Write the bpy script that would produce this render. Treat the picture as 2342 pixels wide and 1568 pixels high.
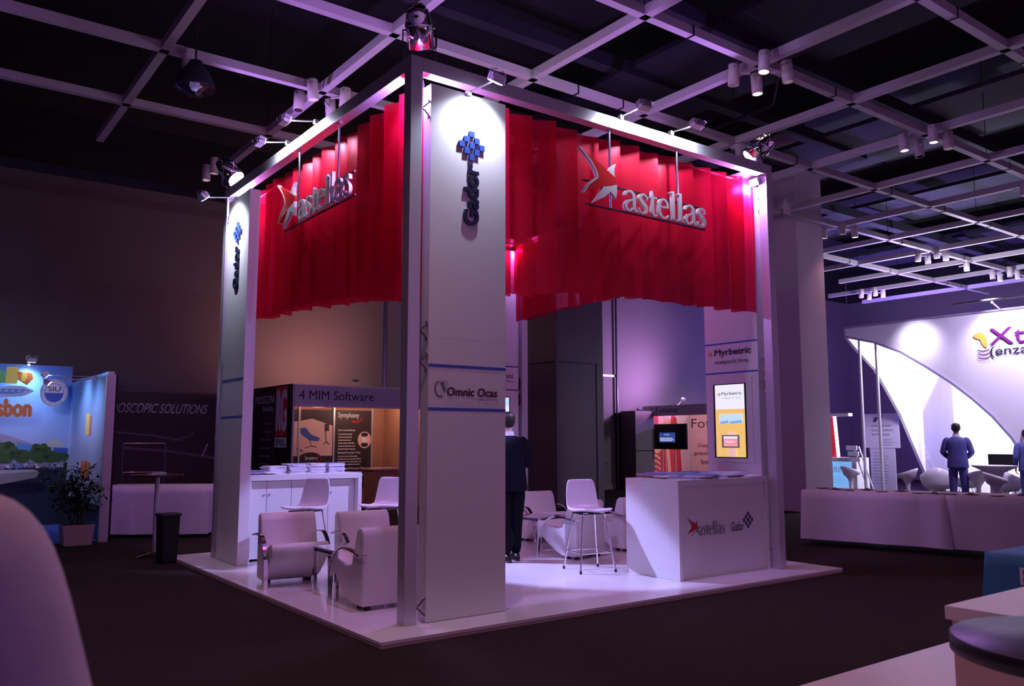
import bpy, bmesh, math, random
from mathutils import Vector, Matrix
PI = math.pi
R = math.radians
rnd = random.Random(7)
for o in list(bpy.data.objects): bpy.data.objects.remove(o)
scn = bpy.context.scene
COL = scn.collection

# ------------------------------------------------------------------ camera, world, exposure
cd = bpy.data.cameras.new('camera'); cam = bpy.data.objects.new('camera', cd); COL.objects.link(cam)
cd.sensor_width = 36.0; cd.sensor_fit = 'HORIZONTAL'; cd.lens = 1913.8/2342*36
cr = Vector((0.802798, -0.596251, -0.000735)); cf = Vector((0.592426, 0.797508, 0.114072)); cu = cr.cross(cf)
cam.matrix_world = Matrix(((cr.x, cu.x, -cf.x, -3.2079), (cr.y, cu.y, -cf.y, -5.6838), (cr.z, cu.z, -cf.z, 1.3951), (0, 0, 0, 1)))
cd.clip_start = .05; cd.clip_end = 200
cd.dof.use_dof = True; cd.dof.focus_distance = 9.5; cd.dof.aperture_fstop = 4.5
scn.camera = cam
scn.view_settings.view_transform = 'Standard'; scn.view_settings.look = 'None'
scn.view_settings.exposure = -0.12; scn.view_settings.gamma = 1.0; scn.view_settings.use_curve_mapping = False
w = bpy.data.worlds.new('world'); scn.world = w; w.use_nodes = True
bg = w.node_tree.nodes['Background']; bg.inputs[1].default_value = 1.0
# the rest of the hall: more light comes from the side of the aisle with the other stands (-Y) than from the dark left end
wn = w.node_tree.nodes; wl = w.node_tree.links
wtc = wn.new('ShaderNodeTexCoord'); wdp = wn.new('ShaderNodeVectorMath'); wdp.operation = 'DOT_PRODUCT'; wdp.inputs[1].default_value = (.45, -.88, -.05)
wmr = wn.new('ShaderNodeMapRange'); wmr.inputs[1].default_value = -.2; wmr.inputs[2].default_value = 1.0; wmx = wn.new('ShaderNodeMix'); wmx.data_type = 'RGBA'
wmx.inputs[6].default_value = (.030, .014, .066, 1); wmx.inputs[7].default_value = (.32, .135, .41, 1)
wl.new(wtc.outputs['Generated'], wdp.inputs[0]); wl.new(wdp.outputs['Value'], wmr.inputs[0]); wl.new(wmr.outputs[0], wmx.inputs[0]); wl.new(wmx.outputs[2], bg.inputs[0])

def lamp(name, kind, loc, target, power, color, size=.1, angle=60, blend=.5, parent=None):
    d = bpy.data.lights.new(name, kind); o = bpy.data.objects.new(name, d); COL.objects.link(o)
    d.energy = power; d.color = color
    if kind == 'SPOT':
        d.spot_size = R(angle); d.spot_blend = blend; d.shadow_soft_size = size
    elif kind == 'AREA':
        d.size = size
    else: d.shadow_soft_size = size
    o.location = loc
    if target is not None:
        o.rotation_euler = (Vector(target)-Vector(loc)).to_track_quat('-Z', 'Y').to_euler()
    return o

G = -.045          # carpet level; the booth's platform top is z = 0
BW, BL, BH, PA = 4.72, 4.69, 4.5, .11

# ------------------------------------------------------------------ materials
MATS = {}
def mat(name, col, rough=.5, metal=0, emit=None, es=0, noise=0, nscale=8, bump=0, alpha=None, trans=0, spec=.5, coat=0):
    if name in MATS: return MATS[name]
    m = bpy.data.materials.new(name); m.use_nodes = True; nt = m.node_tree
    b = nt.nodes['Principled BSDF']
    b.inputs['Base Color'].default_value = (*col, 1); b.inputs['Roughness'].default_value = rough
    b.inputs['Metallic'].default_value = metal; b.inputs['Specular IOR Level'].default_value = spec
    if coat: b.inputs['Coat Weight'].default_value = coat
    if trans: b.inputs['Transmission Weight'].default_value = trans
    if emit: b.inputs['Emission Color'].default_value = (*emit, 1); b.inputs['Emission Strength'].default_value = es
    if noise or bump:
        tc = nt.nodes.new('ShaderNodeTexCoord'); n = nt.nodes.new('ShaderNodeTexNoise')
        n.inputs['Scale'].default_value = nscale; n.inputs['Detail'].default_value = 6
        nt.links.new(tc.outputs['Object'], n.inputs['Vector'])
        if noise:
            mx = nt.nodes.new('ShaderNodeMix'); mx.data_type = 'RGBA'
            mx.inputs[6].default_value = (*[c*(1-noise) for c in col], 1); mx.inputs[7].default_value = (*[min(1, c*(1+noise)) for c in col], 1)
            nt.links.new(n.outputs['Fac'], mx.inputs[0]); nt.links.new(mx.outputs[2], b.inputs['Base Color'])
        if bump:
            bp = nt.nodes.new('ShaderNodeBump'); bp.inputs['Strength'].default_value = bump; bp.inputs['Distance'].default_value = .02
            nt.links.new(n.outputs['Fac'], bp.inputs['Height']); nt.links.new(bp.outputs[0], b.inputs['Normal'])
    MATS[name] = m; return m
mat('white', (.78, .77, .78), .42, noise=.02, nscale=3)
mat('white_gloss', (.80, .78, .79), .16, noise=.03, nscale=2)
mat('alu', (.62, .60, .64), .38, .55, noise=.05, nscale=30)
mat('chrome', (.85, .85, .87), .08, 1)
mat('dark_metal', (.10, .10, .12), .35, .8)
mat('black', (.010, .010, .012), .5, noise=.1, spec=.25)
mat('black_top', (.015, .014, .02), .42, noise=.1)
mat('rubber', (.02, .02, .02), .7, noise=.1)
mat('leather', (.74, .71, .72), .38, noise=.04, nscale=4, bump=.05)
mat('shell', (.78, .74, .80), .28, noise=.02)
mat('glass_top', (.55, .62, .66), .05, .0, noise=.02, coat=.8)
mat('carpet', (.030, .021, .017), .95, noise=.45, nscale=60, bump=.6, spec=.1)
mat('wall_paint', (.13, .105, .11), .8, noise=.06, nscale=.7)
mat('wall_dark', (.15, .115, .12), .7, noise=.08, nscale=1.2)
mat('ceil', (.007, .006, .009), .9, noise=.3, nscale=2)
mat('duct', (.015, .013, .030), .8, noise=.3, nscale=2)
mat('grid', (.48, .43, .47), .5, noise=.05, nscale=5)
mat('can', (.62, .56, .56), .5, noise=.05)
mat('lamp_warm', (1, .9, .8), .5, emit=(1, .80, .72), es=9)
mat('lamp_off', (.25, .2, .22), .2, .5)
mat('lamp_cool', (1, 1, 1), .5, emit=(.80, .85, 1), es=30)
mat('lamp_dim', (.9, .9, 1), .15, .6, emit=(.55, .45, .9), es=.35)
mat('blue_line', (.045, .11, .52), .5, noise=.03)
mat('cube_blue', (.035, .08, .36), .35, noise=.05)
mat('navy', (.012, .014, .05), .4, noise=.05)
mat('ink', (.02, .018, .05), .5, noise=.05)
mat('maroon', (.13, .012, .06), .5, noise=.05)
mat('grey_ink', (.16, .15, .18), .5, noise=.05)
mat('lgrey', (.55, .53, .57), .5, noise=.05)
mat('red', (.62, .012, .035), .35, noise=.06)
mat('sign_red', (.75, .03, .03), .25, noise=.04)
mat('poster_red', (.55, .02, .04), .5, noise=.35, nscale=5)
mat('skin_poster', (.75, .32, .26), .5, noise=.15, nscale=4)
mat('pink', (.78, .50, .52), .5, noise=.05)
mat('poster_dark', (.035, .022, .028), .5, noise=.1)
mat('rg_panel', (.06, .035, .045), .6, noise=.15, nscale=2)
mat('cloth', (.66, .60, .62), .8, noise=.04, nscale=3, bump=.1)
mat('cloth_teal', (.035, .20, .36), .7, noise=.08)
mat('sky1', (.10, .28, .68), .4, noise=.03)
mat('sky2', (.26, .42, .80), .4, noise=.03)
mat('sky3', (.50, .56, .86), .4, noise=.03)
mat('tree', (.05, .11, .03), .6, noise=.5, nscale=12)
mat('water', (.03, .035, .07), .3, noise=.5, nscale=6)
mat('stone', (.35, .28, .30), .5, noise=.2)
mat('blue_floor', (.03, .08, .42), .8, noise=.1, nscale=30)
mat('yellow', (.85, .72, .12), .4, noise=.05)
mat('green', (.12, .5, .16), .4, noise=.05)
mat('orange', (.80, .22, .06), .4, noise=.05)
mat('leaf', (.016, .055, .016), .6, noise=.4, nscale=20)
mat('soil', (.03, .02, .015), .9, noise=.3)
mat('stem', (.07, .06, .03), .7, noise=.2)
mat('pot', (.55, .47, .47), .6, noise=.05)
mat('skin', (.50, .29, .22), .5, noise=.05)
mat('hair', (.012, .009, .008), .5, noise=.3, nscale=60)
mat('suit', (.006, .007, .016), .9, noise=.2, nscale=40, spec=.15)
mat('suit_blue', (.07, .07, .26), .7, noise=.2, nscale=40)
mat('trouser', (.006, .006, .010), .9, noise=.2, nscale=40, spec=.12)
mat('shirt', (.62, .56, .62), .75, noise=.06, nscale=6, bump=.5)
mat('shoe', (.008, .008, .009), .3, noise=.1)
mat('paper_white', (.78, .78, .84), .5, noise=.05)
mat('paper_blue', (.10, .22, .72), .4, noise=.12, nscale=10)
mat('paper_teal', (.28, .45, .72), .4, noise=.12, nscale=10)
mat('scr_white', (.8, .8, .8), .3, emit=(.86, .90, 1), es=.95)
mat('scr_yellow', (.8, .6, .2), .3, emit=(.95, .62, .16), es=.85)
mat('scr_blue', (.2, .5, .8), .3, emit=(.18, .45, .85), es=.9)
mat('scr_ltblue', (.6, .8, .9), .3, emit=(.55, .80, .95), es=.9)
mat('scr_ink', (.1, .1, .1), .3, emit=(.10, .10, .16), es=.8)
mat('scr_pink', (.8, .4, .4), .3, emit=(.95, .40, .42), es=.85)
mat('scr_skin', (.8, .5, .5), .3, emit=(.90, .55, .50), es=.85)
mat('scr_navy', (.02, .04, .2), .3, emit=(.03, .06, .30), es=1)
mat('scr_gold', (.6, .4, .1), .3, emit=(.62, .52, .20), es=.8)
mat('table_wood', (.045, .02, .02), .25, noise=.3, nscale=10)
mat('desk', (.66, .46, .42), .45, noise=.03)
mat('desk_top', (.80, .74, .75), .35, noise=.02)
mat('fabric_white', (.82, .78, .86), .7, noise=.02)
mat('xt_purple', (.14, .012, .15), .4, noise=.04)
mat('gold', (.72, .42, .08), .4, noise=.05)
mat('banner', (.34, .30, .46), .6, noise=.05)
mat('warm_panel', (.42, .20, .13), .6, noise=.06)
mat('tube_light', (1, 1, 1), .5, emit=(1, .75, .9), es=6)
mat('dish', (.42, .30, .33), .4, noise=.2)

def curtain_mat():
    m = bpy.data.materials.new('curtain_red'); m.use_nodes = True; nt = m.node_tree; nt.nodes.clear()
    out = nt.nodes.new('ShaderNodeOutputMaterial')
    df = nt.nodes.new('ShaderNodeBsdfDiffuse'); tl = nt.nodes.new('ShaderNodeBsdfTranslucent'); tp = nt.nodes.new('ShaderNodeBsdfTransparent')
    gl = nt.nodes.new('ShaderNodeBsdfGlossy'); gl.inputs['Roughness'].default_value = .35; gl.inputs['Color'].default_value = (.9, .35, .45, 1)
    tc = nt.nodes.new('ShaderNodeTexCoord'); n = nt.nodes.new('ShaderNodeTexNoise'); n.inputs['Scale'].default_value = 3; n.inputs['Detail'].default_value = 3
    nt.links.new(tc.outputs['Object'], n.inputs['Vector'])
    cr_ = nt.nodes.new('ShaderNodeValToRGB'); cr_.color_ramp.elements[0].color = (.42, .002, .022, 1); cr_.color_ramp.elements[1].color = (.70, .008, .05, 1)
    nt.links.new(n.outputs['Fac'], cr_.inputs[0])
    for b in (df, tl): nt.links.new(cr_.outputs[0], b.inputs['Color'])
    tp.inputs['Color'].default_value = (.95, .10, .22, 1)
    a = nt.nodes.new('ShaderNodeMixShader'); a.inputs[0].default_value = .45
    b = nt.nodes.new('ShaderNodeMixShader'); b.inputs[0].default_value = .06
    c = nt.nodes.new('ShaderNodeMixShader'); c.inputs[0].default_value = .30
    L = nt.links.new
    L(df.outputs[0], a.inputs[1]); L(tl.outputs[0], a.inputs[2]); L(a.outputs[0], b.inputs[1]); L(gl.outputs[0], b.inputs[2])
    L(b.outputs[0], c.inputs[1]); L(tp.outputs[0], c.inputs[2]); L(c.outputs[0], out.inputs[0])
    MATS['curtain_red'] = m
curtain_mat()
def sky_print():
    m = bpy.data.materials.new('sky_print'); m.use_nodes = True; nt = m.node_tree; b = nt.nodes['Principled BSDF']; b.inputs['Roughness'].default_value = .45
    tc = nt.nodes.new('ShaderNodeTexCoord'); sp = nt.nodes.new('ShaderNodeSeparateXYZ'); mr = nt.nodes.new('ShaderNodeMapRange'); rp = nt.nodes.new('ShaderNodeValToRGB')
    mr.inputs[1].default_value = 1.0; mr.inputs[2].default_value = 2.69; e = rp.color_ramp.elements
    e[0].color = (.52, .50, .80, 1); e[1].color = (.05, .20, .60, 1); q = e.new(.35); q.color = (.34, .46, .86, 1); q = e.new(.7); q.color = (.14, .34, .78, 1)
    L = nt.links.new; L(tc.outputs['Object'], sp.inputs[0]); L(sp.outputs['Z'], mr.inputs[0]); L(mr.outputs[0], rp.inputs[0]); L(rp.outputs[0], b.inputs['Base Color'])
    MATS['sky_print'] = m
sky_print()
def glass_mat():
    m = bpy.data.materials.new('clear_glass'); m.use_nodes = True; nt = m.node_tree; nt.nodes.clear()
    out = nt.nodes.new('ShaderNodeOutputMaterial'); tp = nt.nodes.new('ShaderNodeBsdfTransparent'); tp.inputs[0].default_value = (.72, .70, .85, 1)
    gl = nt.nodes.new('ShaderNodeBsdfGlossy'); gl.inputs['Roughness'].default_value = .05; mx = nt.nodes.new('ShaderNodeMixShader'); mx.inputs[0].default_value = .15
    nt.links.new(tp.outputs[0], mx.inputs[1]); nt.links.new(gl.outputs[0], mx.inputs[2]); nt.links.new(mx.outputs[0], out.inputs[0])
    MATS['clear_glass'] = m
glass_mat()

# ------------------------------------------------------------------ mesh builder
class MB:
    def __init__(s): s.v = []; s.f = []; s.m = []; s.mats = []; s.smooth = []
    def mi(s, name):
        if name not in s.mats: s.mats.append(name)
        return s.mats.index(name)
    def add(s, vs, fs, m, M=None, smooth=False):
        k = len(s.v); i = s.mi(m)
        for p in vs: s.v.append((M @ Vector(p)) if M is not None else Vector(p))
        for f in fs: s.f.append([q+k for q in f]); s.m.append(i); s.smooth.append(smooth)
        return s
    def box(s, a, b, m, M=None, bev=0):
        x0, y0, z0 = [min(p, q) for p, q in zip(a, b)]; x1, y1, z1 = [max(p, q) for p, q in zip(a, b)]
        if bev:
            bm = bmesh.new(); bmesh.ops.create_cube(bm, size=1)
            for v in bm.verts: v.co = Vector(((x0+x1)/2+v.co.x*(x1-x0), (y0+y1)/2+v.co.y*(y1-y0), (z0+z1)/2+v.co.z*(z1-z0)))
            bmesh.ops.bevel(bm, geom=bm.edges[:], offset=bev, segments=2, affect='EDGES', profile=.5)
            bm.verts.index_update()
            s.add([v.co.copy() for v in bm.verts], [[v.index for v in f.verts] for f in bm.faces], m, M); bm.free(); return s
        vs = [(x0, y0, z0), (x1, y0, z0), (x1, y1, z0), (x0, y1, z0), (x0, y0, z1), (x1, y0, z1), (x1, y1, z1), (x0, y1, z1)]
        return s.add(vs, [(0, 3, 2, 1), (4, 5, 6, 7), (0, 1, 5, 4), (1, 2, 6, 5), (2, 3, 7, 6), (3, 0, 4, 7)], m, M)
    def tube(s, pts, r, m, n=10, M=None, cap=True, smooth=True):
        pts = [Vector(p) for p in pts]; rs = r if isinstance(r, (list, tuple)) else [r]*len(pts)
        vs = []; fs = []; up = None
        for i, p in enumerate(pts):
            d = (pts[min(i+1, len(pts)-1)]-pts[max(i-1, 0)]).normalized()
            if up is None: up = Vector((0, 0, 1)) if abs(d.z) < .9 else Vector((1, 0, 0))
            sd = d.cross(up).normalized(); up = sd.cross(d).normalized()
            for k in range(n):
                a = 2*PI*k/n; vs.append(p+(sd*math.cos(a)+up*math.sin(a))*rs[i])
        for i in range(len(pts)-1):
            for k in range(n): fs.append((i*n+k, i*n+(k+1) % n, (i+1)*n+(k+1) % n, (i+1)*n+k))
        s.add(vs, fs, m, M, smooth)
        if cap: s.add(vs[:n], [list(range(n))], m, M); s.add(vs[-n:], [list(range(n))], m, M)
        return s
    def sweep(s, pts, wd, th, side, m, M=None):
        # rectangular strip along pts; side = width direction
        pts = [Vector(p) for p in pts]; sd = Vector(side).normalized(); vs = []; fs = []
        for i, p in enumerate(pts):
            d = (pts[min(i+1, len(pts)-1)]-pts[max(i-1, 0)]).normalized(); nn = sd.cross(d).normalized()
            for a, b in ((-1, -1), (1, -1), (1, 1), (-1, 1)): vs.append(p+sd*a*wd/2+nn*b*th/2)
        for i in range(len(pts)-1):
            for k in range(4): fs.append((i*4+k, i*4+(k+1) % 4, i*4+4+(k+1) % 4, i*4+4+k))
        fs += [(0, 1, 2, 3), tuple(len(vs)-4+k for k in range(4))]
        return s.add(vs, fs, m, M)
    def lathe(s, prof, m, c=(0, 0, 0), n=24, M=None, sx=1, sy=1):
        vs = []; fs = []
        for r, z in prof:
            for k in range(n): a = 2*PI*k/n; vs.append((c[0]+r*sx*math.cos(a), c[1]+r*sy*math.sin(a), c[2]+z))
        for i in range(len(prof)-1):
            for k in range(n): fs.append((i*n+k, i*n+(k+1) % n, (i+1)*n+(k+1) % n, (i+1)*n+k))
        s.add(vs, fs, m, M, True)
        if prof[0][0] > 1e-4: s.add(vs[:n], [list(range(n))[::-1]], m, M)
        if prof[-1][0] > 1e-4: s.add(vs[-n:], [list(range(n))], m, M)
        return s
    def prism(s, poly, a, b, m, axis='x', M=None, smooth=False):
        # polygon (two coordinates) extruded from a to b along axis
        def P(t, q): return (t, q[0], q[1]) if axis == 'x' else (q[0], t, q[1]) if axis == 'y' else (q[0], q[1], t)
        n = len(poly); vs = [P(a, q) for q in poly]+[P(b, q) for q in poly]
        s.add(vs, [(i, (i+1) % n, n+(i+1) % n, n+i) for i in range(n)], m, M, smooth)
        s.add(vs, [list(range(n)), list(range(n, 2*n))[::-1]], m, M)
        return s
    def build(s, name, parent=None, bevel=0, sub=0, solid=0, world=False):
        me = bpy.data.meshes.new(name)
        off = parent.location if (world and parent is not None) else Vector((0, 0, 0))
        me.from_pydata([tuple(v-off) for v in s.v], [], s.f)
        for mm in s.mats: me.materials.append(MATS[mm])
        for p, i, sm in zip(me.polygons, s.m, s.smooth): p.material_index = i; p.use_smooth = sm
        bm = bmesh.new(); bm.from_mesh(me)
        bmesh.ops.remove_doubles(bm, verts=bm.verts, dist=1e-5) if sub or bevel or solid else None
        bmesh.ops.recalc_face_normals(bm, faces=bm.faces); bm.to_mesh(me); bm.free()
        o = bpy.data.objects.new(name, me); COL.objects.link(o)
        if parent is not None: o.parent = parent
        if solid: md = o.modifiers.new('solid', 'SOLIDIFY'); md.thickness = solid; md.offset = 0
        if bevel: md = o.modifiers.new('bevel', 'BEVEL'); md.width = bevel; md.segments = 3; md.limit_method = 'ANGLE'; md.angle_limit = R(40)
        if sub: md = o.modifiers.new('sub', 'SUBSURF'); md.levels = sub; md.render_levels = sub
        return o

def tag(o, label=None, cat=None, group=None, kind=None):
    if label: o['label'] = label
    if cat: o['category'] = cat
    if group: o['group'] = group
    if kind: o['kind'] = kind
    return o
def thing(name, label, cat, loc=(0, 0, 0), rz=0, group=None):
    o = bpy.data.objects.new(name, None); COL.objects.link(o); o.location = loc; o.rotation_euler = (0, 0, rz); o.empty_display_size = .1
    return tag(o, label, cat, group)
def struct(name, mb, **k): return tag(mb.build(name, **k), kind='structure')
def dup(root, loc, rz=None, label=None, group=None):
    def cp(o, parent):
        c = o.copy(); COL.objects.link(c)
        if parent is not None: c.parent = parent
        for ch in list(o.children): cp(ch, c)
        return c
    r = cp(root, None); r.location = loc
    if rz is not None: r.rotation_euler = (0, 0, rz)
    if label: r['label'] = label
    if group: r['group'] = group
    return r

_tc = {}
def glyphs(txt, bold=0):
    key = (txt, bold)
    if key in _tc: return _tc[key]
    c = bpy.data.curves.new('t', 'FONT'); c.body = txt; c.size = 1; c.offset = bold; c.resolution_u = 4; c.fill_mode = 'FRONT'
    o = bpy.data.objects.new('t', c); COL.objects.link(o); bpy.context.view_layer.update()
    me = bpy.data.meshes.new_from_object(o.evaluated_get(bpy.context.evaluated_depsgraph_get()))
    vs = [(v.co.x, v.co.y) for v in me.vertices]; fs = [list(p.vertices) for p in me.polygons]
    bpy.data.objects.remove(o); bpy.data.curves.remove(c); bpy.data.meshes.remove(me)
    x0 = min(v[0] for v in vs); x1 = max(v[0] for v in vs); y0 = min(v[1] for v in vs); y1 = max(v[1] for v in vs)
    vs = [((x-x0)/(x1-x0), (y-y0)/(y1-y0)) for x, y in vs]
    _tc[key] = (vs, fs); return _tc[key]

class Art(MB):
    """flat print on a surface: o origin, u right, v up, n out of the surface"""
    def __init__(s, o, u, v, lift=.0015):
        super().__init__(); s.o = Vector(o); s.u = Vector(u).normalized(); s.w = Vector(v).normalized(); s.n = s.u.cross(s.w); s.k = 0; s.st = lift
    def P(s, x, y, h): return s.o+s.u*x+s.w*y+s.n*h
    def poly(s, pts, m, h=None):
        s.k += 1; h = s.st*s.k if h is None else h
        s.add([s.P(x, y, h) for x, y in pts], [list(range(len(pts)))], m); return s
    def rect(s, x0, y0, x1, y1, m, h=None): return s.poly([(x0, y0), (x1, y0), (x1, y1), (x0, y1)], m, h)
    def ell(s, cx, cy, rx, ry, m, n=28, h=None): return s.poly([(cx+rx*math.cos(2*PI*i/n), cy+ry*math.sin(2*PI*i/n)) for i in range(n)], m, h)
    def ring(s, cx, cy, r, t, m, a0=0, a1=360, ry=None, n=32):
        s.k += 1; h = s.st*s.k; ry = ry or r; vs = []; fs = []
        for i in range(n+1):
            a = R(a0+(a1-a0)*i/n); vs += [s.P(cx+r*math.cos(a), cy+ry*math.sin(a), h), s.P(cx+(r-t)*math.cos(a), cy+(ry-t)*math.sin(a), h)]
        for i in range(n): fs.append((2*i, 2*i+1, 2*i+3, 2*i+2))
        s.add(vs, fs, m); return s
    def text(s, t, x, y, wd, ht, m, bold=0, shear=0, depth=0):
        if bold and not depth:
            q = bold*ht*1.1
            for dx, dy in ((-q, 0), (q, 0), (0, q), (0, -q)): s.text(t, x+dx, y+dy, wd, ht, m, 0, shear); s.k -= .75
        s.k += 1; h = s.st*s.k; vs, fs = glyphs(t, bold if depth else 0)
        pts = [(x+a*wd+b*ht*shear, y+b*ht) for a, b in vs]
        s.add([s.P(a, b, h+depth) for a, b in pts], fs, m)
        if depth:
            # side walls from boundary edges
            cnt = {}
            for f in fs:
                for i in range(len(f)):
                    e = (f[i], f[(i+1) % len(f)]); k = tuple(sorted(e)); cnt.setdefault(k, []).append(e)
            qs = [es[0] for es in cnt.values() if len(es) == 1]
            v2 = [s.P(a, b, h) for a, b in pts]+[s.P(a, b, h+depth) for a, b in pts]; n = len(pts)
            s.add(v2, [(a, b, b+n, a+n) for a, b in qs], m)
        return s
    def stroke(s, pts, wd, m, h=None):
        s.k += 1; h = s.st*s.k if h is None else h; vs = []; fs = []
        for i, p in enumerate(pts):
            a = Vector(pts[max(i-1, 0)]); b = Vector(pts[min(i+1, len(pts)-1)]); d = (b-a).normalized(); nn = Vector((-d.y, d.x))
            ww = wd[i] if isinstance(wd, (list, tuple)) else wd
            for q in (1, -1): c = Vector(p)+nn*q*ww/2; vs.append(s.P(c.x, c.y, h))
        for i in range(len(pts)-1): fs.append((2*i, 2*i+1, 2*i+3, 2*i+2))
        s.add(vs, fs, m); return s
    def lines(s, x0, y0, x1, y1, n, m, seed=1, fill=.45):
        rr = random.Random(seed); dy = (y1-y0)/n
        s.k += 1; h = s.st*s.k
        for i in range(n):
            y = y1-dy*(i+.5); x = x0; xe = x0+(x1-x0)*rr.uniform(.7, 1)
            while x < xe:
                l = rr.uniform(.03, .1)*(x1-x0)*1.6; s.add([s.P(*q, h) for q in [(x, y-dy*fill/2), (min(x+l, xe), y-dy*fill/2), (min(x+l, xe), y+dy*fill/2), (x, y+dy*fill/2)]], [(0, 1, 2, 3)], m)
                x += l+.02*(x1-x0)
        return s

# serif lettering of the hanging signs: strokes with their own widths, x-height 1
SER = {
 'a': (.84, [[(.08, .74, .12), (.14, .9, .12), (.3, 1.0, .11), (.48, .96, .15), (.58, .8, .2), (.60, .5, .2), (.60, .2, .19), (.66, .04, .13), (.80, .03, .07)],
            [(.58, .60, .06), (.4, .54, .1), (.2, .42, .17), (.12, .24, .2), (.16, .08, .16), (.3, 0, .11), (.46, .06, .09), (.58, .2, .06)]]),
 's': (.62, [[(.52, .72, .05), (.48, .92, .08), (.3, 1.0, .09), (.14, .9, .15), (.12, .74, .19), (.26, .56, .22), (.44, .38, .22), (.48, .2, .19), (.4, .05, .13), (.24, 0, .09), (.1, .07, .08), (.05, .27, .05)]]),
 't': (.54, [[(.2, 1.32, .02), (.22, 1.15, .12), (.23, .8, .18), (.23, .4, .18), (.25, .15, .18), (.36, .01, .12), (.52, .1, .04)], [(.0, .93, .05), (.2, .97, .1), (.5, .97, .1)]]),
 'e': (.74, [[(.12, .58, .07), (.62, .58, .07)], [(.62, .56, .1), (.6, .8, .14), (.5, .95, .11), (.36, 1.0, .09), (.2, .92, .14), (.11, .7, .19), (.09, .45, .2), (.14, .2, .18), (.28, .04, .13), (.44, 0, .1), (.58, .07, .08), (.68, .2, .04)]]),
 'l': (.46, [[(.22, 1.55, .10), (.22, 1.45, .18), (.22, .05, .18)], [(.02, 1.46, .05), (.22, 1.54, .06)], [(.02, .03, .06), (.22, .04, .09), (.42, .03, .06)]])}
def smooth_pts(p, k=4):
    if len(p) < 3: return p
    out = []
    for i in range(len(p)-1):
        a = p[max(i-1, 0)]; b = p[i]; c = p[i+1]; d = p[min(i+2, len(p)-1)]
        for j in range(k):
            t = j/k; out.append(tuple(.5*((2*b[q])+(-a[q]+c[q])*t+(2*a[q]-5*b[q]+4*c[q]-d[q])*t*t+(-a[q]+3*b[q]-3*c[q]+d[q])*t**3) for q in range(3)))
    return out+[p[-1]]
def serif(mb, ch, x, z, xs, zs, y0, y1, m, y_is=True, art=None):
    """one serif letter, strokes extruded y0..y1 (or flat on art)"""
    wd, strokes = SER[ch]
    for k, st in enumerate(strokes):
        p = smooth_pts(st)
        if art is not None:
            art.stroke([(x+a*xs, z+b*zs) for a, b, c in p], [c*xs for a, b, c in p], m); continue
        vs = []; fs = []
        for i in range(len(p)):
            a = Vector(p[max(i-1, 0)][:2]); b = Vector(p[min(i+1, len(p)-1)][:2]); d = (b-a); d = Vector((d.x*xs, d.y*zs)).normalized(); nn = Vector((-d.y, d.x)); h = p[i][2]*xs*.43
            c = Vector((x+p[i][0]*xs, z+p[i][1]*zs))
            for q, yy in ((1, y0+k*.0012), (-1, y0+k*.0012), (-1, y1), (1, y1)): e = c+nn*q*h; vs.append((e.x, yy, e.y))
        for i in range(len(p)-1):
            for q in range(4): fs.append((i*4+q, i*4+(q+1) % 4, i*4+4+(q+1) % 4, i*4+4+q))
        fs += [(0, 1, 2, 3), tuple(len(vs)-4+q for q in range(4))]
        mb.add(vs, fs, m)
    return wd*xs

# ------------------------------------------------------------------ hall
struct('floor', MB().box((-16, -14, G-.1), (27, 13, G), 'carpet'))
struct('wall_back', MB().box((-16, 12.2, G), (26.2, 12.5, 6.56), 'wall_paint'))
struct('wall_right', MB().box((26.2, -14, G), (26.5, 12.5, 6.56), 'wall_paint'))
struct('ceiling', MB().box((-16, -14, 7.8), (27, 13, 8.0), 'ceil'))
struct('trim_1', MB().box((-16, 12.25, 6.56), (26.2, 12.5, 7.8), 'ceil'))
struct('trim_2', MB().box((26.25, -14, 6.56), (26.5, 12.25, 7.8), 'ceil'))
struct('trim_3', MB().box((-16, 9.65, 5.78), (4, 9.75, 5.92), 'duct'))
struct('baseboard_back', MB().box((-16, 12.17, G), (26.2, 12.2, .1), 'wall_dark'))
b = MB()
for i, x in enumerate((5.5, 10.5, 15.5, 20.5)):
    b.box((x, -8, 7.0), (x+2.2, 9, 7.08), 'duct')
struct('trim_4', b)
b = MB()
for x0, y0, x1, y1, z in ((4, -2.6, 25, -2.2, 6.7), (2, 1.2, 25, 1.5, 6.8), (3, 5, 25, 5.25, 6.6), (-8, 3.0, 12, 3.2, 6.9)):
    b.box((x0, y0, z), (x1, y1, z+.2), 'duct')
b.tube([(6, -6, 6.6), (6.4, 1, 6.6), (7.6, 2, 6.6), (8, 9, 6.6)], .03, 'duct')
b.tube([(12, -6, 6.5), (12.5, 0, 6.45), (13, 4, 6.5), (12.2, 9, 6.5)], .03, 'duct')
struct('trim_5', b)
# wall panel seams and service pipe
b = MB()
b.tube([(13.84, 12.12, G), (13.84, 12.12, 6.5)], .035, 'dark_metal')
b.box((13.2, 12.16, 3.2), (13.84, 12.19, 3.26), 'alu')
b.tube([(6.21, 12.12, 2.2), (6.21, 12.12, 6.5)], .03, 'dark_metal')
struct('trim_6', b)
# columns
b = MB(); b.box((8.3, 8.2, G), (9.66, 9.75, 7.8), 'wall_dark')
b.box((8.285, 8.23, 3.05), (8.3, 9.72, 3.075), 'black'); b.box((8.36, 8.19, 3.05), (9.5, 8.2, 3.075), 'black'); b.box((9.45, 8.19, G), (9.475, 8.2, 3.05), 'black')
struct('column', b)
mat('column_paint', (.78, .64, .74), .7, noise=.05, nscale=2)
b = MB(); b.box((11.5, 4.33, G), (12.43, 6.2, 7.8), 'column_paint')
struct('column', b)
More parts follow.
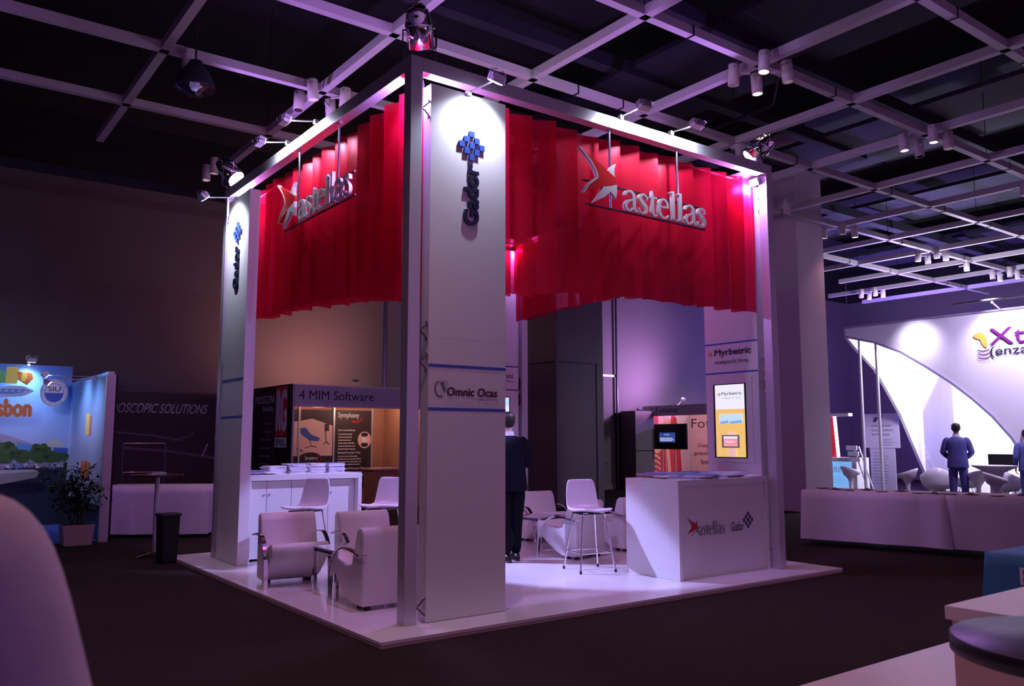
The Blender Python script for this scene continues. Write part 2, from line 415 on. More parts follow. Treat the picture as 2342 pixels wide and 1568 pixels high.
# suspended lattice of lighting bars
grid = thing('ceiling_grid', None, None, (0, 0, 5.85)); grid['kind'] = 'structure'
gx = [-.93+1.953*k for k in range(13)]
gy = [-5.56, -3.62, -1.68, .26, 2.2, 4.13, 6.06]
for x in gx:
    b = MB(); b.box((x-.05, -7, 5.85), (x+.05, 7.8 if x < 19 else 9.4, 5.96), 'grid'); b.build('grid_bar', grid, world=True)
for y in gy:
    b = MB(); b.box((-9, y-.05, 5.85), (24, y+.05, 5.955), 'grid')
    for x in gx:
        if rnd.random() < .6: q = x+rnd.choice((-.45, .5, .7)); b.box((q, y-.056, 5.84), (q+.02, y+.056, 5.965), 'black')
    b.build('grid_bar', grid, world=True)
b = MB()
for x in gx:
    for y in gy:
        if rnd.random() < .5: b.tube([(x, y, 5.95), (x, y, 7.8)], .006, 'black', 5)
b.build('hanger_wire', grid, world=True)

# ------------------------------------------------------------------ ceiling cans
def make_can(lit, label):
    t = thing('ceiling_spotlight', label, 'spotlight', (0, 0, 0))
    b = MB(); b.lathe([(.058, -.13), (.068, -.13), (.068, .12), (.062, .13), (.0, .13)], 'can', n=20); b.lathe([(.058, -.13), (.056, -.09), (.05, -.085)], 'can', n=20)
    for a in range(6): b.box((.066*math.cos(a)-.004, .066*math.sin(a)-.004, .07), (.066*math.cos(a)+.004, .066*math.sin(a)+.004, .09), 'black')
    b.build('housing', t)
    MB().lathe([(.0, -.108), (.03, -.112), (.057, -.108)], 'lamp_warm' if lit else 'lamp_off', n=20).build('lens', t)
    MB().box((-.012, .06, .0), (.012, .19, .025), 'can').build('bracket', t)
    return t
can_on = make_can(True, 'x'); can_off = make_can(False, 'x')
first = {True: True, False: True}
WHERE = {0: 'left of the right-hand red curtain, above the left sign', }
def can(x, y, z, rz, lit, label, group, tilt=(0, 0), power=0):
    src = can_on if lit else can_off
    if first[lit]: o = src; first[lit] = False; o['label'] = label; o['group'] = group
    else: o = dup(src, (0, 0, 0), None, label, group)
    o.location = (x, y, z); o.rotation_euler = (tilt[0], tilt[1], rz)
    if power: lamp('can_light', 'SPOT', (x, y, z-.14), (x+tilt[1]*-3, y+tilt[0]*3, 0), power, (1, .50, .50), .05, 95, .8)
def cl(x, y, lits, where, power=0):
    # four cans around a crossing of the bars
    for i, (dx, dy, nm) in enumerate(((-.22, -.22, 'topmost'), (-.22, .22, 'left'), (.22, -.22, 'right'), (.22, .22, 'lowest'))):
        if lits[i] is None: continue
        can(x+dx, y+dy, 5.76, [R(-45), R(-135), R(45), R(135)][i], lits[i], '%s cylinder spotlight, %s of those %s' % ('glowing' if lits[i] else 'unlit', nm, where), 'ceiling spotlights '+where, (rnd.uniform(-.08, .08), rnd.uniform(-.08, .08)), power)
cl(1.02, 4.13, [True, False, True, False], 'above the left beam of the booth', 30)
cl(4.93, .26, [True, True, True, True], 'between the booth and the upper right corner', 30)
cl(8.83, .26, [True, True, True, False], 'in the row nearest the right edge', 25)
cl(.95, 7.85, [True, True, None, True], 'beside the far left lamp can', 30)
cl(12.74, 4.13, [True, True, True, None], 'over the light column', 25)
cl(16.64, 4.13, [True, True, True, False], 'over the left half of the long table', 20)
cl(20.4, 7.85, [True, False, True, True], 'above the tip of the arched booth', 20)
cl(20.5, 4.13, [False, False, True, True], 'far away above the Xtandi lettering', 20)
can(-.69, 4.0, 5.76, 0, False, 'unlit cylinder spotlight alone on the bar near the dome lamp', 'single ceiling spotlights')
can(10.16, 3.6, 5.76, 0, False, 'unlit short spotlight hanging beside the booth, right of the sign post', 'single ceiling spotlights')
can(18.45, 4.17, 5.74, 0, False, 'unlit spotlight tucked under the bar over the long table', 'single ceiling spotlights')
can(12.6, .45, 5.78, 0, True, 'glowing spotlight alone at the right edge of the picture', 'single ceiling spotlights', (0, 0), 25)
# rows over the aisle in front of the booth (out of frame, same fittings)
for x, y, lb in ((-.93, -1.68, 'glowing spotlight over the aisle before the booth corner'), (3.0, -3.62, 'glowing spotlight over the aisle by the blue table'), (-2.9, -3.62, 'glowing spotlight above the person in the white shirt'), (-2.9, 2.2, 'glowing spotlight over the left aisle')):
    can(x, y+.22, 5.76, 0, True, lb, 'aisle spotlights', (0, 0), 190)
# small fitting under the crossing right of the booth
t = thing('smoke_detector', 'small pale round fitting hanging under the grid beside the right lamp can', 'detector', (6.95, 2.17, 5.84))
MB().lathe([(0, -.16), (.05, -.16), (.06, -.1), (.06, -.04), (.13, -.02), (.13, .0), (0, 0)], 'grid').build('base', t)
# dome lamp
t = thing('dome_lamp', 'dark bell-shaped high bay lamp with a clear glass dish, hanging at upper left', 'lamp', (-.62, 3.95, 5.42))
MB().lathe([(.03, .34), (.07, .33), (.09, .28), (.17, .18), (.22, .06), (.235, .0), (.225, -.01), (.20, .05), (.15, .15), (.07, .24)], 'duct').build('shade', t)
MB().lathe([(.22, -.005), (.19, -.035), (.1, -.06), (.09, -.085), (0, -.09)], 'clear_glass').build('glass_dish', t)
MB().lathe([(0, .12), (.05, .1), (.06, .03), (.03, -.02), (0, -.03)], 'lamp_dim').build('bulb', t)
MB().tube([(0, 0, .33), (0, 0, 2.4)], .01, 'duct').build('cord', t)

# ------------------------------------------------------------------ booth platform and frame
t = thing('stage_platform', 'low glossy white platform under the red curtained booth', 'platform', (2.36, 2.35, G))
MB().box((-.375, -.346, -.022), (5.235, 5.1, 0), 'white_gloss').build('top_board', t, world=True)
MB().box((-.372, -.342, G), (5.23, 5.095, -.022), 'desk').build('edge_board', t, world=True)

fr = thing('booth_frame', 'tall brushed silver square frame standing over the booth with red curtains', 'frame', (0, 0, 0))
for x, y in ((0, 0), (BW-PA, 0), (0, BL-PA), (BW-PA, BL-PA)):
    MB().box((x, y, 0), (x+PA, y+PA, BH), 'alu', bev=.004).build('post', fr)
bb = .12
for a, c in (((PA, 0, BH-bb), (BW-PA, PA, BH)), ((PA, BL-PA, BH-bb), (BW-PA, BL, BH)), ((0, PA, BH-bb), (PA, BL-PA, BH)), ((BW-PA, PA, BH-bb), (BW, BL-PA, BH))):
    MB().box(a, c, 'alu', bev=.004).build('beam', fr)

def checker(art, cx, cy, q, m, sq=None, depth=0):
    sq = sq or q
    for dx, dy in ((0, 2), (-1, 1), (1, 1), (-2, 0), (0, 0), (2, 0), (-1, -1), (1, -1), (0, -2)):
        x = cx+dx*q; y = cy+dy*q
        if depth:
            a = [art.P(x+sx*sq/2, y+sy*sq/2, h) for h in (0, depth) for sx, sy in ((-1, -1), (1, -1), (1, 1), (-1, 1))]
            art.add(a, [(3, 2, 1, 0), (4, 5, 6, 7), (0, 1, 5, 4), (1, 2, 6, 5), (2, 3, 7, 6), (3, 0, 4, 7)], m)
        else: art.rect(x-sq/2, y-sq/2, x+sq/2, y+sq/2, m, h=.002)
def bracket(t, z, x0=.11, x1=.185):
    b = MB(); b.box((x0, .03, z-.09), (x0+.008, .07, z+.09), 'dark_metal')
    for s in (-1, 1):
        b.tube([(x0+.008, .03, z), (x0+.03, .012, z+s*.02), (x1+.004, .012, z+s*.07)], .006, 'dark_metal', 6)
        b.tube([(x1-.008, -.001+.02, z+s*.07), (x1+.004, -.001+.02, z+s*.07)], .013, 'chrome', 8)
    b.build('bracket', t)
X0, X1 = .19, .945
def panel(name, label, k, outer=None, inner=None, logo=False, bz=(1.62, 1.99)):
    loc, rz = [((0, 0, 0), 0), ((BW, 0, 0), R(90)), ((BW, BL, 0), R(180)), ((0, BL, 0), R(-90))][k]
    t = thing('sign_panel', label, 'sign panel', loc, rz, 'white sign panels at the booth corners')
    MB().box((X0, 0, .004), (X1, .12, 4.3), 'white').build('board', t)
    for z in (4.08, 2.25, 2.0, .12): bracket(t, z)
    a = Art((0, 0, 0), (1, 0, 0), (0, 0, 1)); a.rect(X0, bz[0], X1, bz[0]+.025, 'blue_line'); a.rect(X0, bz[1]-.025, X1, bz[1], 'blue_line')
    a.rect(X0+.1, 2.2, X1, 2.203, 'lgrey') if k == 0 else None
    a.build('stripe', t)
    if logo:
        a = Art((0, 0, 0), (1, 0, 0), (0, 0, 1)); checker(a, .583, 3.845, .0505, 'cube_blue', .049, .024)
        o = a.build('checker_logo', t)
        a = Art((.655, 0, 3.16), (0, 0, 1), (-1, 0, 0)); 
        a.text('Gador', 0, 0, .52, .15, 'navy', bold=.03, depth=.022); a.build('lettering', t)
    if outer: outer(t)
    if inner: inner(t)
    return t
def omnic(t):
    a = Art((0, 0, 0), (1, 0, 0), (0, 0, 1))
    a.ring(.305, 1.795, .058, .015, 'grey_ink', 120, 290, ry=.072); a.ring(.305, 1.80, .05, .006, 'lgrey', 20, 120, ry=.066)
    a.ell(.345, 1.835, .03, .03, 'lgrey'); a.poly([(.285, 1.845), (.335, 1.85), (.332, 1.825), (.352, 1.80), (.335, 1.765), (.325, 1.80), (.305, 1.83)], 'grey_ink')
    a.text('Omnic Ocas', .36, 1.742, .49, .065, 'maroon', bold=.05, shear=.12)
    a.text('Tamsulosina 0,4 mg', .63, 1.705, .23, .022, 'grey_ink'); a.build('label_print', t)
def screen(t, art):
    b = MB(); b.box((.28, .118, 1.13), (.90, .128, 2.10), 'white'); b.build('bezel', t)
    b = MB(); b.box((.365, .128, 1.18), (.825, .136, 2.03), 'black'); s = b.build('monitor', t)
    a = Art((.8, .1365, 1.19), (-1, 0, 0), (0, 0, 1), .0006); art(a); a.build('screen', s)
def myr_scr(a):
    W, H = .42, .83
    a.rect(0, 0, W, H, 'scr_white'); a.rect(0, 0, W, H*.66, 'scr_yellow')
    a.ell(.06, .72, .022, .02, 'scr_gold'); a.text('Myrbetric', .095, .70, .29, .045, 'scr_ink', bold=.02); a.text('mirabegron 25 / 50 mg', .11, .665, .26, .018, 'scr_ink')
    for x, m in ((.06, 0), (.2, .0)):
        a.poly([(x, .38), (x+.14 if x < .1 else x+.19, .40), (x+.14 if x < .1 else x+.19, .49), (x, .49)], 'scr_ltblue'); a.poly([(x+.01, .375), (x+.13 if x < .1 else x+.18, .39), (x+.13 if x < .1 else x+.18, .42), (x+.01, .405)], 'scr_blue')
    a.poly([(.17, 0), (.29, 0), (.28, .13), (.30, .2), (.18, .2), (.19, .1)], 'scr_skin')
    for q in range(4): a.ell(.17+q*.035, .262, .013, .028, 'scr_skin')
    a.rect(.09, .105, .34, .25, 'scr_ink'); a.rect(.115, .12, .315, .235, 'scr_pink'); a.rect(.115, .21, .315, .235, 'scr_white'); a.text('Myrbetric', .15, .16, .12, .025, 'scr_white')
def myr(t):
    a = Art((0, .12, 0), (-1, 0, 0), (0, 0, 1)); a.rect(-X1, 2.15, -X0, 2.17, 'blue_line'); a.rect(-X1, 2.495, -X0, 2.515, 'blue_line')
    a.ell(-.87, 2.385, .032, .028, 'gold'); a.text('Myrbetric', -.80, 2.345, .52, .095, 'ink', bold=.03); a.text('mirabegron 25 / 50 mg', -.79, 2.26, .47, .05, 'ink', bold=.005)
    a.build('label_print', t); screen(t, myr_scr)
def vso_scr(a):
    a.rect(0, 0, .42, .83, 'scr_ltblue'); a.rect(0, .3, .42, .7, 'scr_white')
def vso(t):
    a = Art((0, .12, 0), (-1, 0, 0), (0, 0, 1)); a.rect(-X1, 2.13, -X0, 2.15, 'blue_line'); a.rect(-X1, 2.485, -X0, 2.505, 'blue_line')
    a.text('Vesomni', -.80, 2.31, .50, .085, 'ink', bold=.012); a.rect(-.80, 2.265, -.27, 2.275, 'grey_ink'); a.build('label_print', t); screen(t, vso_scr)
panel('p', 'wide white sign panel at the front corner with Gador and Omnic Ocas lettering', 0, outer=omnic, logo=True)
panel('p', 'white sign panel with Myrbetric print and lit screen behind the right counter', 1, inner=myr, bz=(2.15, 2.52))
panel('p', 'white sign panel with Vesomni print seen behind the man in the dark suit', 2, inner=vso, bz=(2.15, 2.52))
panel('p', 'narrow-looking white sign panel at the left end, lit at the top, with Gador lettering', 3, logo=True, bz=(1.64, 2.1))

# ------------------------------------------------------------------ curtains
def lerp(tab, x):
    if x <= tab[0][0]: return tab[0][1]
    for (a, b), (c, d) in zip(tab, tab[1:]):
        if x <= c: return b+(d-b)*(x-a)/(c-a)
    return tab[-1][1]
def curtain(k, label, hem):
    loc, rz = [((0, 0, 0), 0), ((BW, 0, 0), R(90)), ((BW, BL, 0), R(180)), ((0, BL, 0), R(-90))][k]
    t = thing('curtain', label, 'curtain', loc, rz, 'red fabric curtains of the booth')
    b = MB(); b.tube([(.24, .30, 4.365), (4.46, .30, 4.365)], .012, 'alu', 8); b.build('rail', t)
    n = 14
    for i in range(n):
        x = .72+i*((3.84 if k == 0 else 3.72)/n); wd = .40; rr = random.Random(100*k+i); ang = R(rr.uniform(17, 30)); zt = 4.35+rr.uniform(-.015, .015)
        ang = -ang if k in (1, 3) else ang
        ca, sa = math.cos(ang), math.sin(ang); NU, NV = 10, 16; vs = []; fs = []
        ph = rr.uniform(0, 6); am = rr.uniform(.008, .02)
        zb = lerp(hem, x+wd/2)
        for j in range(NV+1):
            v = j/NV
            for q in range(NU+1):
                u = q/NU; a = (u-.5)*wd
                off = am*math.sin(u*PI*2.2+ph+v*1.3)*(.35+.9*v)+.012*math.sin(v*5+ph*2+u*2)*v
                px = x+wd/2+a*ca; py = .245-a*sa+off
                z = zt+(zb-zt)*v+(.01*math.sin(u*7+ph) if j == NV else 0)
                vs.append((min(max(px, .24), 4.585 if k == 0 else 4.47), py, z))
        for j in range(NV):
            for q in range(NU): p = j*(NU+1)+q; fs.append((p, p+1, p+NU+2, p+NU+1))
        b = MB(); b.add(vs, fs, 'curtain_red', smooth=True); b.build('fabric_strip', t)
    return t
curtain(0, 'red fabric curtain hanging behind the right-hand Astellas sign', [(.2, 2.58), (.6, 2.6), (1.05, 2.65), (1.5, 2.73), (2.0, 2.78), (3, 2.81), (4.6, 2.82)])
curtain(3, 'red fabric curtain hanging behind the left-hand Astellas sign', [(.5, 2.8), (.9, 2.79), (2.0, 2.82), (2.6, 2.80), (3.1, 2.75), (3.6, 2.69), (4.3, 2.57)])
curtain(2, 'red fabric curtain on the far left side of the booth', [(.1, 3.19), (.4, 3.25), (2.3, 3.30), (2.9, 3.24), (3.3, 3.15), (3.65, 3.08), (4.3, 2.9)])
curtain(1, 'red fabric curtain on the far right side, its stepped hem beside the column', [(.1, 3.2), (.8, 3.24), (2.2, 3.26), (3, 3.265), (3.6, 3.25), (4.0, 3.23), (4.25, 3.2), (4.6, 3.17)])

# ------------------------------------------------------------------ hanging signs
RED = [(1.789, 4.103), (1.856, 4.069), (1.954, 4.029), (2.052, 3.988), (2.148, 3.937), (2.253, 3.881), (2.269, 3.86), (2.26, 3.82), (2.089, 3.773), (1.949, 3.725), (1.841, 3.675), (1.901, 3.761), (2.02, 3.852), (1.991, 3.915), (1.933, 3.987), (1.856, 4.054)]
TOP = [(2.256, 4.028), (2.194, 3.988), (2.152, 3.938), (2.193, 3.915), (2.243, 3.891), (2.23, 3.93), (2.233, 3.977)]
BOT = [(2.089, 3.773), (2.19, 3.796), (2.263, 3.823), (2.265, 3.751), (2.249, 3.679), (2.219, 3.712), (2.179, 3.739), (2.107, 3.677), (1.957, 3.598), (2.007, 3.66)]
def sign(label, loc, rz, wing):
    t = thing('hanging_sign', label, 'sign', loc, rz, 'hanging white lettered signs')
    for x in (2.229, 3.182):
        b = MB(); b.tube([(x, .05, 3.60), (x, .05, 4.37)], .011, 'dark_metal', 8); b.box((x-.03, .035, 4.365), (x+.03, .065, 4.38), 'chrome'); b.build('rod', t)
    for z, a, c in ((3.81, 1.87, 3.56), (3.585, 1.9, 3.58)):
        MB().box((a, .03, z-.008), (c, .045, z+.008), 'dark_metal').build('rail', t)
    def ext(poly, m, nm, y0=-.012, y1=.022):
        c = Vector((sum(p[0] for p in poly)/len(poly), sum(p[1] for p in poly)/len(poly)))
        b = MB(); b.prism(poly, y0, y1, m, 'y'); return b.build(nm, t)
    # swoosh as three convex-ish pieces in one mesh
    b = MB()
    u = [RED[0], RED[1], RED[2], RED[3], RED[4], RED[5], RED[6], RED[12], RED[13], RED[14], RED[15]]
    l = [RED[12], RED[6], RED[7], RED[8], RED[9], RED[10], RED[11]]
    for p in (u, l): b.prism(p, -.012, .022, 'sign_red', 'y')
    b.build('red_wing', t)
    # white edge of the wing
    b = MB(); e = [RED[0], RED[15], RED[14], RED[13], RED[12], RED[11], RED[10]]
    for p, q in zip(e, e[1:]):
        d = (Vector(q)-Vector(p)).normalized(); n = Vector((-d.y, d.x))*.008
        b.add([(p[0]-n.x, -.015, p[1]-n.y), (p[0]+n.x, -.015, p[1]+n.y), (q[0]+n.x, -.015, q[1]+n.y), (q[0]-n.x, -.015, q[1]-n.y),
               (p[0]-n.x, .023, p[1]-n.y), (p[0]+n.x, .023, p[1]+n.y), (q[0]+n.x, .023, q[1]+n.y), (q[0]-n.x, .023, q[1]-n.y)], [(0, 1, 2, 3), (7, 6, 5, 4), (0, 3, 7, 4), (1, 5, 6, 2), (0, 4, 5, 1), (3, 2, 6, 7)], 'white')
    b.build('wing_edge', t)
    ext(TOP, 'white', 'white_wing')
    b = MB(); b.prism([BOT[0], BOT[1], BOT[6], BOT[7], BOT[8], BOT[9]], -.012, .022, 'white', 'y'); b.prism([BOT[1], BOT[2], BOT[3], BOT[4], BOT[5], BOT[6]], -.012, .022, 'white', 'y'); b.build('white_wing', t)
    x = 2.355; sc = 1.205/sum(SER[c][0] for c in 'astellas')
    for ch in 'astellas':
        b = MB(); x += serif(b, ch, x, 3.60, sc, .19, -.012, .022, 'white'); b.build('letter', t)
    return t
sign('white raised Astellas lettering with red star, hanging on the right side', (0, 0, 0), 0, 'sign_red')
sign('white raised Astellas lettering with red star, hanging on the left side', (0, 4.63, 0), R(-90), 'sign_red')

# ------------------------------------------------------------------ lamps of the booth
def arm_lamp(label, base, head, group, aim, power, angle=80, lit='lamp_cool', blend=1.0):
    t = thing('arm_spotlight', label, 'spotlight', base, 0, group)
    B = Vector(base); H = Vector(head); A = Vector(aim)
    b = MB(); b.tube([B, B+(H-B)*.97], .008, 'alu', 6); b.box(B-Vector((.02, .02, .03)), B+Vector((.02, .02, .01)), 'alu'); b.build('arm', t, world=True)
    d = (A-H).normalized(); q = d.to_track_quat('-Z', 'Y').to_matrix().to_4x4(); M = Matrix.Translation(H) @ q
    b = MB(); b.box((-.07, -.04, -.02), (.07, .04, .05), 'alu', M, .004)
    for s in (-1, 1): b.tube([(s*.085, 0, 0), (s*.085, 0, .07), (s*.03, 0, .085)], .005, 'alu', 6, M)
    for z in range(4): b.box((-.05+z*.03, -.03, .05), (-.044+z*.03, .03, .062), 'alu', M)
    b.build('housing', t, world=True)
    MB().box((-.06, -.03, -.024), (.06, .03, -.021), lit, M).build('lens', t, world=True)
    if power: lamp('arm_light', 'SPOT', H+d*.06, A, power*4.5, (.74, .76, 1), .03, angle, blend)
g1 = 'small spotlights on arms above the booth'
arm_lamp('arm spotlight on the right beam, the one nearer the Gador panel', (2.33, -.01, 4.52), (2.37, -.27, 4.545), g1, (2.39, .0, 4.44), 21, 155)
arm_lamp('arm spotlight on the right beam, the one nearer the right lamp can', (3.04, -.01, 4.52), (3.12, -.27, 4.535), g1, (3.13, .0, 4.44), 21, 155)
arm_lamp('arm spotlight on the left beam, the upper one beside the grid bar', (-.01, 1.87, 4.52), (-.27, 1.98, 4.50), g1, (0, 1.98, 4.43), 18, 155)
arm_lamp('arm spotlight on the left beam, the lower one nearer the far lamp can', (-.01, 2.60, 4.52), (-.27, 2.66, 4.48), g1, (0, 2.66, 4.43), 18, 155)
arm_lamp('arm spotlight on top of the wide Gador panel at the front corner', (.55, -.01, 4.31), (.66, -.26, 4.36), g1, (.60, 0, 3.85), 15, 120)
arm_lamp('glowing arm spotlight far left, on top of the left Gador panel', (-.01, 4.21, 4.30), (-.40, 4.16, 4.22), g1, (0, 4.2, 3.8), 22, 115)

def par(label, base, head, aim, power, lit, angle=55):
    t = thing('par_can', label, 'stage lamp', base, 0, 'polished lamp cans on top of the frame corners')
    B = Vector(base); H = Vector(head); d = (Vector(aim)-H).normalized(); q = d.to_track_quat('-Z', 'X').to_matrix().to_4x4(); M = Matrix.Translation(H) @ q
    b = MB(); b.lathe([(.105, -.15), (.112, -.15), (.112, .02), (.118, .03), (.118, .05), (.108, .06), (.1, .12), (.085, .17), (.05, .20), (0, .205)], 'chrome', n=28, M=M)
    b.lathe([(.105, -.15), (.10, -.03)], 'chrome', n=28, M=M)
    for k in range(8): a = k*PI/4; b.box((.11*math.cos(a)-.004, .11*math.sin(a)-.004, -.06), (.11*math.cos(a)+.004, .11*math.sin(a)+.004, .0), 'dark_metal', M)
    b.build('body', t, world=True)
    MB().lathe([(0, -.085), (.06, -.09), (.104, -.075)], lit, n=28, M=M).build('lens', t, world=True)
    s = d.cross(Vector((0, 0, 1))).normalized(); b = MB()
    for k in (1, -1):
        b.sweep([H+s*k*.115, H+s*k*.14, Vector((H.x, H.y, B.z+.012))+s*k*.14, Vector((H.x, H.y, B.z+.008))], .022, .006, Vector((0, 0, 1)).cross(s), 'chrome')
    b.tube([B, Vector((H.x, H.y, B.z+.02))], .02, 'dark_metal'); b.build('yoke', t, world=True)
    if power: lamp('par_light', 'SPOT', H+d*.16, aim, power*1.6, (.42, .43, 1), .05, angle, .35)
par('polished lamp can above the nearest corner post, pointing downward', (.11, .10, 4.50), (.14, .12, 4.80), (2.6, 2.8, 0), 300, 'lamp_dim', 60)
par('polished lamp can above the right corner, glaring toward the left', (4.60, .08, 4.50), (4.66, .12, 4.72), (1.0, 3.8, .3), 1150, 'lamp_cool', 20)
par('bright lamp can at the far left corner above the left beam', (.08, 4.55, 4.50), (.02, 4.60, 4.74), (2.75, 1.20, 0), 2300, 'lamp_cool', 20)
# small floodlights inside the corners under the beams
def flood(label, p, aim, power, col=(.55, .27, 1)):
    power *= 3.0
    t = thing('flood_lamp', label, 'floodlight', p, 0, 'small floodlights inside the booth corners')
    d = (Vector(aim)-Vector(p)).normalized(); M = Matrix.Translation(p) @ d.to_track_quat('-Z', 'Y').to_matrix().to_4x4()
    MB().box((-.06, -.04, 0), (.06, .04, .06), 'alu', M, .004).build('housing', t, world=True)
    MB().box((-.05, -.03, -.004), (.05, .03, -.001), 'lamp_cool', M).build('lens', t, world=True)
    lamp('flood_light', 'POINT', Vector(p)+d*.05, None, power, col, .03)
flood('little floodlight glowing inside the right corner just under the beam', (4.54, .12, 4.30), (3.2, .2, 3.6), 62)
flood('little floodlight in the nearest corner behind the front post', (.15, .16, 4.30), (1.0, 1.0, 3.6), 62)
flood('little floodlight under the beam at the far left corner', (.16, 4.52, 4.30), (.3, 3.4, 3.7), 60)
flood('little floodlight in the rear corner behind the curtains', (4.5, 4.5, 4.30), (3.6, 3.6, 3.0), 35)

# ------------------------------------------------------------------ counters
def brand_print(t):
    a = Art((0, .112, 0), (-1, 0, 0), (0, 0, 1))  # placed on the recessed front
    return a
def counter(label, loc, rz, prints):
    # local: outer face at y=0 (normal -Y), runs x=0..1.44, depth .74, staff side at +Y
    t = thing('reception_counter', label, 'counter', loc, rz, 'white reception counters')
    W, D, H = 1.435, .745, .985
    MB().box((0, 0, H-.065), (W, D, H), 'white', bev=.003).build('worktop', t)
    for a, c in ((0, .05), (W-.05, W)): MB().box((a, 0, .0), (c, D, H-.0655), 'white', bev=.003).build('side_panel', t)
    MB().box((.0505, .025, .0), (W-.0505, .045, H-.066), 'white').build('front_panel', t)
    xs = [.052, .40, .87, 1.17, W-.052]
    for i in range(4):
        d = MB().box((xs[i]+.003, D-.12, .03), (xs[i+1]-.003, D-.1, H-.075), 'white', bev=.002).build('door', t)
        lx = xs[i]+.03 if i % 2 else xs[i+1]-.03
        MB().lathe([(0, 0), (.012, 0), (.012, .01), (0, .01)], 'chrome', n=12, M=Matrix.Translation((lx, D-.098, .75)) @ Matrix.Rotation(R(-90), 4, 'X')).build('lock', d)
    if prints:
        a = Art((0, .0245, 0), (1, 0, 0), (0, 0, 1))
        f = lambda P: [(.13+(x-1.789)*.37, .41+(z-3.598)*.40) for x, z in P]
        u = [RED[0], RED[1], RED[2], RED[3], RED[4], RED[5], RED[6], RED[12], RED[13], RED[14], RED[15]]; l = [RED[12], RED[6], RED[7], RED[8], RED[9], RED[10], RED[11]]
        a.poly(f(u), 'red'); a.poly(f(l), 'red'); a.poly(f(TOP), 'grey_ink'); a.poly(f([BOT[0], BOT[1], BOT[6], BOT[7], BOT[8], BOT[9]]), 'lgrey'); a.poly(f([BOT[1], BOT[2], BOT[3], BOT[4], BOT[5], BOT[6]]), 'grey_ink')
        a.build('star_logo', t); a = Art((0, .0245, 0), (1, 0, 0), (0, 0, 1))
        x = .315; sc = .385/sum(SER[c][0] for c in 'astellas')
        for ch in 'astellas': x += serif(a, ch, x, .425, sc, .085, 0, 0, 'grey_ink', art=a)
        a.text('Gador', .80, .435, .20, .095, 'ink', bold=.004)
        a.build('lettering', t); a = Art((0, .0245, 0), (1, 0, 0), (0, 0, 1))
        checker(a, 1.105, .535, .033, 'ink', .034)
        a.build('checker_logo', t)
    return t
counter('white counter on the right with Astellas and Gador print on its front', (3.157, .11, 0), 0, True)
counter('white counter at the left with stacks of brochures, staff side facing the aisle', (1.56, 4.60, 0), R(180), False)

def brochure(label, group, cover, wd=.21, ht=.29, th=.0115):
    t = thing('brochure', label, 'brochure', (0, 0, 0), 0, group)
    b = MB(); b.box((-wd/2, -ht/2, 0), (wd/2, ht/2, th), 'paper_white'); b.build('pages', t)
    b = MB(); b.box((-wd/2-.001, -ht/2-.001, th), (wd/2+.001, ht/2+.001, th+.001), cover); b.build('cover', t)
    return t
kinds = {}
def put_brochure(cover, loc, rz, label, group, tilt=0):
    if cover not in kinds:
        o = kinds[cover] = brochure(label, group, cover)
    else: o = dup(kinds[cover], loc, rz, label, group)
    o.location = loc; o.rotation_euler = (tilt, 0, rz); return o
zc = .9855
CW = {'paper_white': 'white', 'paper_blue': 'blue', 'paper_teal': 'pale blue'}
# left counter stacks
for k, (x, y, n, cov) in enumerate(((.58, 4.25, 7, 'paper_white'), (.82, 4.22, 9, 'paper_teal'), (1.08, 4.25, 9, 'paper_white'), (1.33, 4.24, 9, 'paper_blue'))):
    pos = ['first stack from the left post', 'second stack from the left', 'third stack from the left', 'stack at the right end'][k]
    for i in range(n):
        lvl = 'top' if i == n-1 else 'inner'
        cc = cov if i % 3 or cov == 'paper_white' else 'paper_white'
        put_brochure(cc, (x+rnd.uniform(-.012, .012), y+rnd.uniform(-.012, .012), zc+i*.0128), rnd.uniform(-.12, .12), ('%s-covered brochure topping the %s on the left counter' if lvl == 'top' else '%s brochure inside the %s on left counter') % (CW[cc], pos), 'brochures in the %s, left counter' % pos)
for i, (x, y, r_, cov) in enumerate(((.22, 4.3, .3, 'paper_white'), (.30, 4.12, -.5, 'paper_blue'), (.42, 4.3, .9, 'paper_teal'), (.25, 4.45, .1, 'paper_white'), (.44, 4.08, .2, 'paper_white'))):
    put_brochure(cov, (x, y, zc+.0128*(i % 3)), r_, '%s leaflet lying loose beside the left panel, number %s from the wall' % (CW[cov], ['one', 'two', 'three', 'four', 'five'][i]) if False else '%s leaflet lying loose on the left counter near the Gador panel' % CW[cov], 'loose leaflets on the left counter')
# right counter heap
for i in range(26):
    x = 3.42+(i % 9)*.125+rnd.uniform(-.02, .02); y = .28+.42*((i//9)/2)+rnd.uniform(-.04, .04); cov = ['paper_blue', 'paper_white', 'paper_blue', 'paper_teal'][i % 4] if i % 9 < 6 else ['paper_white', 'paper_teal'][i % 2]
    put_brochure(cov, (x, y, zc+(i % 4)*.0128), rnd.uniform(-.6, .6)+PI/2*(i % 2), '%s brochure in the loose spread on the right counter' % CW[cov], 'spread of brochures on the right counter')

